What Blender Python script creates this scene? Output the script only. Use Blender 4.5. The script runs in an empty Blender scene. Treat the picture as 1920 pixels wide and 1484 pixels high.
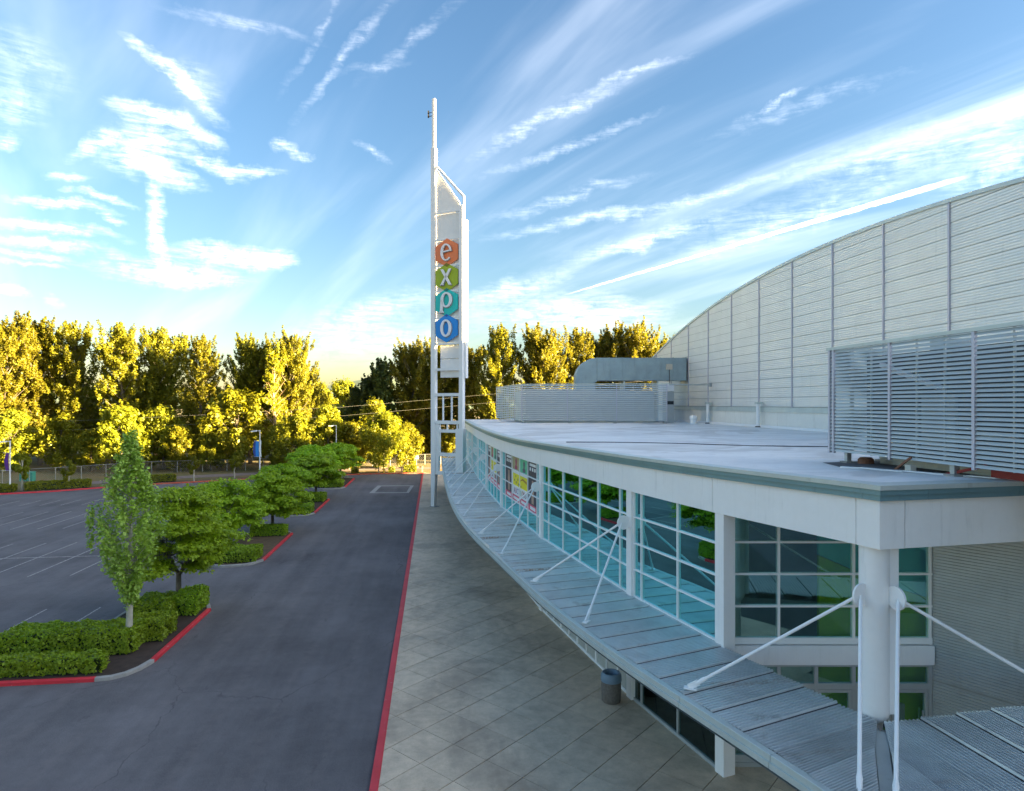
import bpy, bmesh, math, random
import numpy as np
from mathutils import Vector, Matrix, Euler
R = math.radians
random.seed(7)
sc = bpy.context.scene
col = sc.collection

# ------------------------------------------------------------------ camera, sky, sun, exposure
# World axes: +Y runs along the drive, +X to the building, Z up, metres. The camera hovers over the plaza.
cam_d = bpy.data.cameras.new('camera')
cam_d.sensor_fit = 'HORIZONTAL'; cam_d.sensor_width = 36; cam_d.lens = 22.5
cam_d.shift_y = 0.0078; cam_d.clip_end = 6000; cam_d.clip_start = .1
cam = bpy.data.objects.new('camera', cam_d); col.objects.link(cam)
cam.location = (0, 0, 10.5); cam.rotation_euler = (R(90), 0, R(-6.98))
sc.camera = cam

SUN_AZ, SUN_EL = 108.0, 10.0          # clockwise from +Y; low, from the right behind the hall
EXPOSURE = 5.05
SKY_STRENGTH = 0.05
SUN_STRENGTH = 2.7
SKY_REF, SKY_GAMMA, SKY_SAT, SKY_HUE = 4.0, 1.08, 1.06, .5
SKY_TINT = (.265, .252, .238)
CLOUD_B = 1.0
VEIL, VEIL_ROT = (.42, .88, .135), -32
HG = .74
HZ = (.82, .70, .60, 1)
VEIL_OFF = (0, 0, 0)
AIR, DUST, OZONE = 1.0, .7, 2.6
sc.view_settings.view_transform = 'Standard'; sc.view_settings.look = 'None'
sc.view_settings.gamma = 1; sc.view_settings.use_curve_mapping = False
sc.view_settings.exposure = EXPOSURE

world = bpy.data.worlds.new('World'); sc.world = world; world.use_nodes = True
WT = world.node_tree; WT.nodes.clear()


class G:
    """small helper that strings shader nodes together"""
    def __init__(s, tree): s.t = tree
    def n(s, typ, ins=None, **props):
        nd = s.t.nodes.new(typ)
        for k, v in props.items(): setattr(nd, k, v)
        for k, v in (ins or {}).items():
            sk = nd.inputs[k]
            if isinstance(v, bpy.types.NodeSocket): s.t.links.new(v, sk)
            else: sk.default_value = v
        return nd
    def m(s, op, a, b=0.0, clamp=False):
        return s.n('ShaderNodeMath', {0: a, 1: b}, operation=op, use_clamp=clamp).outputs[0]
    def vm(s, op, a, b=(0, 0, 0)):
        return s.n('ShaderNodeVectorMath', {0: a, 1: b}, operation=op).outputs
    def mix(s, f, a, b, blend='MIX'):
        return s.n('ShaderNodeMix', {0: f, 6: a, 7: b}, data_type='RGBA', blend_type=blend).outputs[2]
    def ss(s, v, lo, hi, a=0.0, b=1.0):
        return s.n('ShaderNodeMapRange', {0: v, 1: lo, 2: hi, 3: a, 4: b}, interpolation_type='SMOOTHSTEP').outputs[0]
    def lin(s, v, lo, hi, a=0.0, b=1.0):
        return s.n('ShaderNodeMapRange', {0: v, 1: lo, 2: hi, 3: a, 4: b}).outputs[0]
    def noise(s, vec, scale, detail=4, rough=.55, dist=0.0):
        return s.n('ShaderNodeTexNoise', {'Vector': vec, 'Scale': scale, 'Detail': detail, 'Roughness': rough, 'Distortion': dist}).outputs
    def map(s, vec, loc=(0, 0, 0), rot=(0, 0, 0), scale=(1, 1, 1), typ='POINT'):
        return s.n('ShaderNodeMapping', {0: vec, 1: loc, 2: rot, 3: scale}, vector_type=typ).outputs[0]


def direction(az, el):
    return Vector((math.cos(R(el)) * math.sin(R(az)), math.cos(R(el)) * math.cos(R(az)), math.sin(R(el))))


def build_sky():
    g = G(WT)
    sky = g.n('ShaderNodeTexSky', sky_type='NISHITA', sun_disc=False, sun_elevation=R(SUN_EL), sun_rotation=R(SUN_AZ),
              air_density=AIR, dust_density=DUST, ozone_density=OZONE, altitude=50)
    D = g.n('ShaderNodeTexCoord').outputs['Generated']
    z = g.n('ShaderNodeSeparateXYZ', {0: D}).outputs[2]
    # the cirrus: long streaks and puffs, each an ellipse on the sky sphere broken up by warped noise
    w1 = g.noise(D, 16, 5, .6)[1]
    w2 = g.noise(D, 70, 4, .65)[1]
    wv = g.vm('ADD', g.vm('SCALE', g.vm('SUBTRACT', w1, (.5, .5, .5))[0])[0], (0, 0, 0))[0]
    sc1 = g.n('ShaderNodeVectorMath', {0: g.vm('SUBTRACT', w1, (.5, .5, .5))[0], 3: .042}, operation='SCALE').outputs[0]
    sc2 = g.n('ShaderNodeVectorMath', {0: g.vm('SUBTRACT', w2, (.5, .5, .5))[0], 3: .010}, operation='SCALE').outputs[0]
    DW = g.vm('ADD', g.vm('ADD', D, sc1)[0], sc2)[0]
    total = None
    for az, el, rot, a, b, st in CLOUDS:
        c = direction(az, el)
        ex = Vector((c.y, -c.x, 0)).normalized(); ny = c.cross(ex) * -1
        if ny.z < 0: ny = -ny
        t = R(rot)
        u = ex * math.cos(t) + ny * math.sin(t); v = -ex * math.sin(t) + ny * math.cos(t)
        k = u.cross(v)
        M = Matrix((u, v, k)).transposed()
        p = g.map(DW, loc=c, rot=M.to_euler(), scale=(R(a) * 1.15, R(b) * 1.25, .9), typ='TEXTURE')
        L = g.vm('LENGTH', p)[1]
        o = g.m('MULTIPLY', g.m('POWER', g.lin(L, 0.0, 1.15, 1, 0), 1.25), st * (.30 if az > 18 else .55 if az > -6 else .82))
        total = o if total is None else g.m('ADD', total, o)
    # fibrous streak texture
    q = g.map(D, rot=(0, R(12), R(8)), scale=(7, 7, 60))
    fib = g.noise(q, 3.2, 6, .62, .6)[0]
    q2 = g.map(D, rot=(R(6), R(-20), R(4)), scale=(9, 9, 42))
    fib2 = g.noise(q2, 5.0, 5, .6, .3)[0]
    puf = g.noise(D, 34, 5, .68, .5)[0]
    tex = g.m('ADD', g.m('MULTIPLY', g.ss(fib, .33, .68, .3, 1.05), g.ss(puf, .32, .62, .35, 1.25)), g.ss(fib2, .38, .7, -.15, .3))
    dens = g.m('MULTIPLY', g.m('MINIMUM', total, 1.1), g.m('MULTIPLY', tex, .62))
    # a thin veil of high cirrus over the whole sky
    pl = g.n('ShaderNodeVectorMath', {0: D, 1: g.n('ShaderNodeCombineXYZ', {0: g.m('ADD', z, .22), 1: g.m('ADD', z, .22), 2: 1.0}).outputs[0]}, operation='DIVIDE').outputs[0]
    pl = g.map(g.map(pl, loc=VEIL_OFF, rot=(0, 0, R(VEIL_ROT))), scale=(2.3, .36, .3))
    veil = g.noise(pl, 1.5, 5, .5, .5)[0]
    veil = g.m('MULTIPLY', g.ss(veil, VEIL[0], VEIL[1]), g.ss(z, -.02, .16, .0, VEIL[2]))
    # contrail: a great circle between two points
    d1, d2 = Vector((.1769, .9711, .1601)), Vector((.6595, .6976, .2801))
    nrm = d1.cross(d2).normalized(); mid = (d1 + d2).normalized(); al = nrm.cross(mid) * -1
    if al.dot(d2) < 0: al = -al
    off = g.m('ABSOLUTE', g.vm('DOT_PRODUCT', g.vm('ADD', D, g.n('ShaderNodeVectorMath', {0: g.vm('SUBTRACT', w2, (.5, .5, .5))[0], 3: .0035}, operation='SCALE').outputs[0])[0], tuple(nrm))[1])
    along = g.vm('DOT_PRODUCT', D, tuple(al))[1]
    lo, hi = al.dot(d1), al.dot(d2)
    wd = g.lin(along, lo, hi, .0010, .0036)
    trail = g.ss(g.m('DIVIDE', off, wd), .25, 1.3, 1, 0)
    trail = g.m('MULTIPLY', trail, g.m('MULTIPLY', g.ss(along, lo, lo + .15), g.ss(along, hi - .14, hi, 1, 0)))
    trail = g.m('MULTIPLY', trail, .95)
    dens = g.m('MAXIMUM', g.m('ADD', dens, veil), trail)
    dens = g.m('MULTIPLY', g.m('MINIMUM', dens, 1.0), .92)
    gm = g.n('ShaderNodeVectorMath', {0: sky.outputs[0], 3: 1 / SKY_REF}, operation='SCALE').outputs[0]
    gm = g.n('ShaderNodeGamma', {0: gm, 1: SKY_GAMMA}).outputs[0]
    gm = g.n('ShaderNodeVectorMath', {0: gm, 3: SKY_REF}, operation='SCALE').outputs[0]
    hsv = g.n('ShaderNodeHueSaturation', {'Hue': SKY_HUE, 'Saturation': SKY_SAT, 'Value': 1.0, 'Color': g.mix(1.0, gm, (*SKY_TINT, 1), 'MULTIPLY')}).outputs[0]
    cc = g.mix(g.ss(z, .0, .3), (4.3 * CLOUD_B, 3.65 * CLOUD_B, 2.9 * CLOUD_B, 1), (3.9 * CLOUD_B, 3.85 * CLOUD_B, 3.85 * CLOUD_B, 1))
    hz = g.m('POWER', g.m('SUBTRACT', 1.0, g.m('MINIMUM', g.m('MAXIMUM', z, 0.0), 1.0)), 3.2)
    hsv = g.mix(hz, hsv, g.mix(1.0, hsv, HZ, 'MULTIPLY'))
    # ice cloud scatters sunlight forward: brighter towards the sun (Henyey-Greenstein), 1 at right angles to it
    ct = g.vm('DOT_PRODUCT', D, tuple(direction(SUN_AZ, SUN_EL)))[1]
    hg = g.m('POWER', g.lin(ct, -1, 1, (1 + HG) ** 2, (1 - HG) ** 2), -1.5)
    hg = g.m('MINIMUM', g.m('MAXIMUM', g.m('MULTIPLY', hg, (1 + HG * HG) ** 1.5), .72), 9.0)
    cc = g.n('ShaderNodeVectorMath', {0: cc, 3: hg}, operation='SCALE').outputs[0]
    out = g.mix(dens, hsv, cc)
    bg = g.n('ShaderNodeBackground', {0: out, 1: SKY_STRENGTH})
    o = g.n('ShaderNodeOutputWorld', {0: bg.outputs[0]})


CLOUDS = [(-22.4,21.5,-1,2.5,0.7,1.00),(-19.2,20.7,-26,2.1,0.6,0.90),(-22.6,19.7,11,2.8,1.2,0.65),(-23.6,18.1,-1,2.0,1.1,0.55),(-21.5,17.8,-15,2.6,0.8,0.90),(-26.0,18.7,39,1.7,0.5,0.70),(-18.0,18.7,-19,2.2,0.5,0.75),(-15.2,18.6,10,2.3,0.4,0.70),(-22.1,15.5,-90,2.9,0.6,0.80),(-21.9,13.0,-88,2.2,0.5,0.95),(-27.7,16.3,2,1.4,0.3,0.60),(-25.9,15.2,-2,2.0,0.3,0.70),(-28.0,14.3,0,3.0,0.3,0.70),(-25.2,13.8,-9,1.1,0.3,0.60),(-28.6,12.6,-1,4.2,0.4,0.75),(-29.0,11.5,-1,3.5,0.4,0.70),(-29.9,10.5,-2,2.9,0.3,0.55),(-30.2,9.8,0,2.3,0.2,0.40),(-16.8,12.0,-2,4.4,0.8,0.80),(-13.2,12.0,4,1.6,0.8,0.60),(-21.5,10.4,0,4.3,1.0,0.75),(-19.6,9.9,5,3.9,0.7,0.50),(-21.8,24.9,-30,2.3,0.5,0.85),(-20.0,23.8,-45,1.6,0.5,0.70),(-18.6,22.6,-40,1.9,0.5,0.50),(-19.4,24.0,-21,1.8,1.3,0.30),(-12.7,21.1,-3,0.9,0.5,0.75),(-11.6,20.4,-14,1.0,0.4,0.65),(-5.5,21.0,-31,1.6,0.3,0.45),(-31.4,18.1,-81,0.5,0.8,0.60),(-31.1,20.4,-9,1.9,1.4,0.35),(-30.5,23.2,-13,3.0,1.4,0.20),(-31.1,7.7,-7,1.0,0.3,0.55),(-28.5,7.4,5,0.6,0.4,0.35),(-5.2,8.0,18,6.5,1.2,0.50),(-5.7,5.4,7,7.9,1.8,0.40),(6.5,10.0,14,6.1,0.8,0.45),(9.4,8.1,4,7.4,1.7,0.45),(15.0,7.4,5,5.9,1.4,0.50),(7.0,22.7,28,3.8,0.5,0.40),(11.7,24.6,17,5.0,0.4,0.35),(17.4,26.6,12,4.7,0.3,0.30),(11.7,21.8,17,7.1,0.4,0.30),(11.7,17.8,14,6.5,0.5,0.35),(14.1,16.0,8,8.7,0.5,0.40),(24.1,17.1,13,6.6,0.4,0.35),(20.6,14.4,11,8.6,0.8,0.35),(17.4,13.5,14,5.2,0.5,0.35),(29.6,14.5,15,9.1,1.1,0.40),(44.2,16.2,6,4.0,3.3,0.30),(36.9,18.3,8,6.7,1.6,0.30),(31.2,22.9,9,6.6,0.5,0.20),(-7.5,27.9,52,5.8,0.4,0.25),(-9.7,29.4,60,4.8,0.3,0.20),(-16.0,28.6,-2,4.7,0.4,0.22),(-5.2,27.1,15,2.5,0.3,0.25),(-2.0,29.1,39,4.7,0.4,0.22),(29.2,23.3,17,2.4,0.2,0.40)]
build_sky()

sun_d = bpy.data.lights.new('sun', 'SUN'); sun_d.energy = SUN_STRENGTH; sun_d.angle = R(.5); sun_d.color = (1.0, .74, .36)
sun = bpy.data.objects.new('sun', sun_d); col.objects.link(sun)
sun.rotation_euler = direction(SUN_AZ, SUN_EL).to_track_quat('Z', 'Y').to_euler(); sun.location = (60, -20, 60)

# ------------------------------------------------------------------ materials
MATS = {}


def mat(name):
    m = bpy.data.materials.new(name); m.use_nodes = True; m.node_tree.nodes.clear(); MATS[name] = m
    return m, G(m.node_tree)


def finish(g, shader, disp=None):
    g.n('ShaderNodeOutputMaterial', {0: shader})


def P(g, base, rough=.5, metal=0.0, normal=None, spec=.5, **kw):
    ins = {'Base Color': base, 'Roughness': rough, 'Metallic': metal, 'Specular IOR Level': spec}
    if normal is not None: ins['Normal'] = normal
    ins.update(kw)
    return g.n('ShaderNodeBsdfPrincipled', ins).outputs[0]


def pos(g): return g.n('ShaderNodeNewGeometry').outputs['Position']


def bump(g, h, strength=.3, dist=.02):
    return g.n('ShaderNodeBump', {'Height': h, 'Strength': strength, 'Distance': dist}).outputs[0]


def simple(name, c, rough=.5, metal=0.0, var=.12, scale=1.5, dirt=None, bumpy=0.0):
    """paint or metal with uneven tone, a little dirt and fine relief"""
    m, g = mat(name)
    p = pos(g)
    n1 = g.noise(p, scale, 5, .6)[0]
    n2 = g.noise(p, scale * 9, 3, .6)[0]
    f = g.m('ADD', g.m('MULTIPLY', n1, .7), g.m('MULTIPLY', n2, .3))
    k = g.lin(f, .3, .7, 1 - var, 1 + var)
    cc = g.n('ShaderNodeVectorMath', {0: (c[0], c[1], c[2]), 3: k}, operation='SCALE').outputs[0]
    if name == 'white_paint':
        sk_ = g.noise(g.map(p, scale=(3.2, 3.2, .10)), 2.2, 5, .7)[0]
        cc = g.mix(g.ss(sk_, .52, .82, 0, .16), cc, (.50, .50, .46, 1))
    if dirt:
        st = g.noise(g.map(p, scale=(2.2, 2.2, .25)), 1.6, 5, .65)[0]
        cc = g.mix(g.ss(st, .56, .78, 0, dirt[3]), cc, (*dirt[:3], 1))
    rr = g.lin(n2, .3, .7, max(.02, rough - .06), min(1, rough + .08))
    nm = bump(g, n2, bumpy, .01) if bumpy else None
    finish(g, P(g, cc, rr, metal, nm)); return m


simple('white_paint', (.89, .88, .86), .42, 0, .04, .7, (.42, .42, .40, .35))
simple('white_trim', (.88, .88, .87), .38, 0, .03, 1.2, (.5, .5, .48, .3))
simple('tower_white', (.80, .80, .79), .45, 0, .05, .8, (.45, .42, .38, .35))
simple('grey_frame', (.46, .49, .49), .42, .3, .06, 2)
simple('trim_light', (.50, .56, .54), .45, .25, .08, 1.2, (.3, .32, .3, .5))
simple('trim_teal', (.17, .30, .34), .42, .3, .10, 1.0, (.12, .18, .2, .5))
simple('galvanised', (.46, .51, .53), .42, .65, .10, 1.3, (.3, .32, .33, .5))
simple('duct_metal', (.27, .36, .41), .42, .6, .14, 1.1, (.2, .26, .3, .6))
simple('silver_screen', (.50, .545, .54), .45, .35, .06, 1.1)
simple('screen_post', (.50, .50, .58), .45, .35, .05, 1.5)
simple('wall_silver', (.72, .73, .71), .46, .30, .06, .5, (.45, .48, .47, .35))
simple('wall_dark_metal', (.34, .36, .36), .45, .5, .08, .8)
simple('batten', (.46, .46, .54), .45, .35, .06, 1)
simple('base_white', (.68, .68, .64), .6, 0, .08, .8, (.42, .38, .32, .5))
simple('soil', (.045, .028, .02), .95, 0, .4, 3, None, .6)
simple('dry_soil', (.10, .065, .035), .95, 0, .4, 2.5, None, .6)
simple('bark', (.13, .11, .085), .9, 0, .3, 4, None, .8)
simple('pale_bark', (.36, .34, .27), .8, 0, .25, 5, (.18, .16, .12, .5), .5)
simple('warm_bark', (.25, .17, .09), .85, 0, .25, 3, None, .5)
simple('bin_pebble', (.15, .135, .12), .85, 0, .35, 14, None, .6)
simple('bin_lid', (.15, .23, .31), .45, 0, .06, 4)
simple('lamp_white', (.76, .76, .76), .4, 0, .05, 2)
simple('concrete', (.30, .29, .27), .85, 0, .2, 3, None, .3)
simple('banner_blue', (.02, .22, .62), .6, 0, .08, 1.5)
simple('banner_edge', (.03, .06, .25), .6, 0, .08, 1.5)
simple('banner_pale', (.62, .70, .70), .6, 0, .05, 1.5)
simple('banner_purple', (.10, .02, .22), .6, 0, .2, 2.5)
simple('dark_rubber', (.02, .02, .022), .6, 0, .2, 3)
simple('red_steel', (.30, .03, .025), .55, 0, .15, 5)
simple('rust_steel', (.22, .10, .06), .7, .2, .25, 9)
simple('white_plastic', (.76, .77, .78), .4, 0, .04, 3)
simple('beige_box', (.50, .47, .40), .6, 0, .06, 3)
simple('unit_grey', (.40, .43, .44), .5, .2, .1, 1.2)
simple('unit_shade', (.10, .115, .12), .6, .1, .15, 1.2)  # unit grey darkened to carry the shade behind the near screen
simple('dark_void', (.02, .022, .024), .7, 0, .2, 1)
simple('roof_dark', (.115, .11, .115), .85, 0, .2, .9, None, .2)
simple('fence_steel', (.34, .34, .32), .5, .5, .1, 3)
simple('rail_wood', (.34, .27, .17), .75, 0, .15, 4)
simple('yellow_paint', (.55, .40, .03), .55, 0, .1, 4)
simple('green_box', (.03, .27, .20), .5, 0, .1, 2)
simple('sign_cream', (.74, .70, .55), .5, 0, .05, 2)
simple('cable_black', (.05, .05, .055), .6, 0, .1, 3)
simple('wire_pale', (.30, .30, .27), .5, .3, .1, 3)
simple('interior_floor', (.26, .22, .19), .5, 0, .15, 1)
simple('interior_dark', (.20, .26, .26), .8, 0, .25, .7)
simple('interior_green', (.48, .78, .05), .8, 0, .08, 1)
simple('interior_teal', (.22, .85, .76), .8, 0, .08, 1)
simple('interior_ceiling', (.35, .40, .40), .8, 0, .1, 1)
simple('fin_teal', (.25, .60, .60), .4, .2, .05, 2)
simple('storefront_panel', (.42, .42, .38), .6, 0, .06, 2, (.25, .23, .2, .4))
for nm, c in dict(sign_orange=(.86, .22, .07), sign_green=(.36, .46, .008), sign_teal=(.005, .55, .50), sign_blue=(.004, .26, .72),
                  overlap_olive=(.22, .17, .006), overlap_green=(.004, .20, .17), overlap_blue=(.004, .10, .36), letter_white=(.84, .84, .84), letter_shadow=(.30, .30, .32),
                  sign_panel=(.80, .79, .77), poster_dark=(.055, .05, .07), poster_white=(.80, .80, .80), poster_yellow=(.80, .70, .02), poster_pink=(.72, .10, .17),
                  poster_magenta=(.62, .12, .25), poster_tan=(.42, .38, .20), poster_green=(.12, .52, .30), poster_skin=(.50, .32, .24), poster_brown=(.45, .22, .03),
                  poster_ink=(.12, .12, .15), poster_red=(.50, .012, .035), poster_blue=(.1, .2, .5), figure_red=(.4, .05, .12)).items():
    simple(nm, c, .5, 0, .05, 2)


def m_asphalt():
    m, g = mat('asphalt'); p = pos(g)
    n1 = g.noise(p, .16, 5, .6)[0]; n2 = g.noise(p, 40, 3, .7)[0]; n3 = g.noise(g.map(p, scale=(1, .12, 1)), .9, 4, .6)[0]
    n4 = g.noise(p, 2.2, 4, .65)[0]
    k = g.m('ADD', g.m('ADD', g.lin(n1, .3, .7, .72, 1.25), g.lin(n2, .3, .7, -.28, .28)), g.lin(n3, .35, .7, -.12, .16))
    k = g.m('ADD', k, g.lin(n4, .3, .7, -.12, .12))
    c = g.n('ShaderNodeVectorMath', {0: (.120, .110, .113), 3: k}, operation='SCALE').outputs[0]
    # fine cracks, sparse
    v = g.n('ShaderNodeTexVoronoi', {'Vector': g.vm('ADD', g.map(p, scale=(.16, .10, .1)), g.n('ShaderNodeVectorMath', {0: g.noise(p, .8, 4)[1], 3: .16}, operation='SCALE').outputs[0])[0], 'Scale': 1.0}, feature='DISTANCE_TO_EDGE').outputs[0]
    cr = g.m('MULTIPLY', g.ss(v, .0, .005, .45, 0), g.ss(n1, .44, .58))
    c = g.mix(cr, c, (.02, .02, .022, 1))
    oil = g.noise(g.map(p, scale=(1.4, .5, 1)), .9, 5, .7)[0]
    c = g.mix(g.ss(oil, .62, .74, 0, .45), c, (.045, .04, .042, 1))
    xx = g.n('ShaderNodeSeparateXYZ', {0: p}).outputs[0]
    trk = g.m('ABSOLUTE', g.m('SUBTRACT', g.m('FRACT', g.m('ADD', g.m('MULTIPLY', xx, .52), g.m('MULTIPLY', n1, .5))), .5))
    c = g.mix(g.m('MULTIPLY', g.ss(trk, .02, .2, .22, 0), g.ss(n4, .35, .6)), c, (.17, .145, .14, 1))
    pale = g.ss(g.noise(p, 3.5, 5, .75)[0], .70, .80, 0, .28)
    c = g.mix(pale, c, (.12, .115, .12, 1))
    finish(g, P(g, c, g.lin(n4, .3, .7, .78, .95), 0, bump(g, n2, .5, .012), .35))


def m_paving():
    m, g = mat('paving'); p = pos(g)
    oi = g.n('ShaderNodeObjectInfo').outputs['Random']
    n1 = g.noise(p, .33, 6, .62, .4)[0]; n2 = g.noise(p, 2.6, 5, .65)[0]; n3 = g.noise(p, 55, 3, .7)[0]
    n5 = g.noise(g.map(p, rot=(0, 0, R(-12)), scale=(.8, .22, 1)), .8, 5, .6, .5)[0]
    k = g.m('ADD', g.lin(oi, 0, 1, .91, 1.08), g.m('ADD', g.lin(n2, .3, .7, -.16, .16), g.lin(n3, .3, .7, -.12, .12)))
    c = g.n('ShaderNodeVectorMath', {0: (.58, .462, .332), 3: k}, operation='SCALE').outputs[0]
    c = g.mix(g.ss(n1, .46, .68, 0, .55), c, (.23, .18, .13, 1))
    c = g.mix(g.ss(n5, .52, .74, 0, .45), c, (.24, .19, .14, 1))
    c = g.mix(g.ss(g.noise(p, 1.1, 5, .7)[0], .60, .78, 0, .35), c, (.42, .39, .34, 1))
    c = g.mix(g.ss(g.noise(p, .9, 4, .7, .3)[0], .66, .8, 0, .4), c, (.16, .095, .04, 1))
    finish(g, P(g, c, g.lin(n1, .3, .7, .82, .55), 0, bump(g, n3, .35, .01), .4))


def m_kerb():
    m, g = mat('kerb_red'); p = pos(g)
    n = g.noise(p, 2.6, 6, .8)[0]; n2 = g.noise(p, .7, 4, .6)[0]
    c = g.mix(g.lin(n2, .3, .7), (.50, .018, .030, 1), (.62, .035, .05, 1))
    c = g.mix(g.ss(n, .60, .68, 0, .75), c, (.40, .30, .28, 1))
    c = g.mix(g.ss(g.noise(p, 1.7, 5, .75)[0], .55, .75, 0, .5), c, (.22, .03, .035, 1))
    finish(g, P(g, c, .6))
    m, g = mat('kerb_sunlit'); p = pos(g)  # copy of the red kerb with orange sunlight put into its colour
    n = g.noise(p, 3, 5, .7)[0]
    c = g.mix(g.ss(n, .5, .62), (.50, .07, .03, 1), (.34, .16, .10, 1))
    finish(g, P(g, c, .6))


def m_line():
    m, g = mat('line_paint'); p = pos(g)
    n = g.noise(p, 9, 5, .75)[0]
    c = g.mix(g.ss(n, .44, .62, 0, .9), (.40, .37, .34, 1), (.12, .105, .11, 1))
    finish(g, P(g, c, .7))


def m_ground():
    m, g = mat('dry_grass'); p = pos(g)
    n = g.noise(p, .25, 6, .65)[0]; n2 = g.noise(p, 7, 4, .7)[0]
    c = g.mix(g.ss(n, .35, .65), (.16, .105, .04, 1), (.07, .085, .025, 1))
    c = g.mix(g.ss(n2, .4, .7, 0, .6), c, (.22, .15, .06, 1))
    finish(g, P(g, c, .95, 0, bump(g, n2, .8, .05)))
    m, g = mat('path_paving'); p = pos(g)
    n = g.noise(p, 1.2, 5, .7)[0]
    c = g.mix(g.lin(n, .3, .7), (.13, .095, .095, 1), (.22, .17, .15, 1))
    finish(g, P(g, c, .9))
    m, g = mat('hill_forest'); p = pos(g)
    n = g.noise(p, .02, 5, .7)[0]
    c = g.mix(g.ss(n, .35, .65), (.05, .09, .07, 1), (.10, .15, .10, 1))
    finish(g, P(g, c, 1))


def m_leaf(name, a, b, c3, trans=.35, rough=.5):
    """leaves: tone differs from leaf to leaf and tree to tree, light comes through"""
    m, g = mat(name)
    isl = g.n('ShaderNodeNewGeometry').outputs['Random Per Island']
    oi = g.n('ShaderNodeObjectInfo').outputs['Random']
    cc = g.mix(g.lin(isl, 0, 1), (*a, 1), (*b, 1))
    cc = g.mix(g.ss(g.noise(pos(g), .45, 3)[0], .42, .62, 0, .7), cc, (*c3, 1))
    cc = g.n('ShaderNodeHueSaturation', {'Hue': g.lin(oi, 0, 1, .488, .512), 'Saturation': 1.0, 'Value': g.lin(oi, 0, 1, .85, 1.15), 'Color': cc}).outputs[0]
    d = P(g, cc, rough, 0, None, .35)
    t = g.n('ShaderNodeBsdfTranslucent', {0: g.mix(.5, cc, (b[0] * 1.6, b[1] * 1.5, b[2] * .6, 1))}).outputs[0]
    s = g.n('ShaderNodeMixShader', {0: trans, 1: d, 2: t}).outputs[0]
    finish(g, s)


m_asphalt(); m_paving(); m_kerb(); m_line(); m_ground()
m_leaf('leaf_cottonwood', (.115, .135, .012), (.22, .20, .012), (.165, .165, .010), .45)
m_leaf('leaf_bush', (.13, .16, .010), (.24, .24, .012), (.19, .20, .010), .45)
m_leaf('leaf_pine', (.045, .075, .016), (.085, .10, .02), (.06, .085, .02), .2)
m_leaf('leaf_columnar', (.17, .29, .022), (.40, .52, .11), (.24, .36, .03), .3, .4)
m_leaf('leaf_maple', (.18, .31, .008), (.33, .48, .014), (.26, .41, .010), .35)
m_leaf('leaf_hedge', (.13, .24, .010), (.28, .40, .016), (.22, .30, .012), .3)
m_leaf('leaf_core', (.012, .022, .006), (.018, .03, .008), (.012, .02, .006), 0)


def m_glass():
    m, g = mat('teal_glass')
    fr = g.n('ShaderNodeLayerWeight', {0: .35}).outputs['Fresnel']
    gl = g.n('ShaderNodeBsdfGlossy', {'Color': (.36, .96, .98, 1), 'Roughness': .012}).outputs[0]
    tr = g.n('ShaderNodeBsdfTransparent', {0: (.38, .62, .60, 1)}).outputs[0]
    f = g.lin(fr, 0, 1, .60, 1.0)
    finish(g, g.n('ShaderNodeMixShader', {0: f, 1: tr, 2: gl}).outputs[0])
    m, g = mat('recess_glass')
    fr = g.n('ShaderNodeLayerWeight', {0: .3}).outputs['Fresnel']
    gl = g.n('ShaderNodeBsdfGlossy', {'Color': (.55, .92, .92, 1), 'Roughness': .012}).outputs[0]
    tr = g.n('ShaderNodeBsdfTransparent', {0: (.92, .98, .95, 1)}).outputs[0]
    finish(g, g.n('ShaderNodeMixShader', {0: g.lin(fr, 0, 1, .26, 1.0), 1: tr, 2: gl}).outputs[0])
    m, g = mat('dark_glass')
    fr = g.n('ShaderNodeLayerWeight', {0: .3}).outputs['Fresnel']
    gl = g.n('ShaderNodeBsdfGlossy', {'Color': (.6, .8, .8, 1), 'Roughness': .02}).outputs[0]
    tr = g.n('ShaderNodeBsdfTransparent', {0: (.30, .42, .38, 1)}).outputs[0]
    f = g.lin(fr, 0, 1, .10, 1.0)
    finish(g, g.n('ShaderNodeMixShader', {0: f, 1: tr, 2: gl}).outputs[0])


def m_deck():
    m, g = mat('canopy_deck'); p = pos(g)
    oi = g.n('ShaderNodeObjectInfo').outputs['Random']
    n1 = g.noise(p, 1.1, 5, .65)[0]; n2 = g.noise(p, 14, 3, .6)[0]
    k = g.m('ADD', g.lin(oi, 0, 1, .9, 1.1), g.lin(n1, .3, .7, -.14, .14))
    c = g.n('ShaderNodeVectorMath', {0: (.62, .65, .66), 3: k}, operation='SCALE').outputs[0]
    c = g.mix(g.ss(n1, .56, .74, 0, .55), c, (.25, .21, .20, 1))
    st = g.noise(g.map(p, rot=(0, 0, R(-14)), scale=(.10, .75, .5)), 1.0, 4, .6)[0]
    c = g.mix(g.m('MULTIPLY', g.ss(st, .56, .70, 0, .9), g.ss(n2, .3, .6)), c, (.30, .12, .03, 1))
    finish(g, P(g, c, g.lin(n2, .3, .7, .34, .50), .55))


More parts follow.
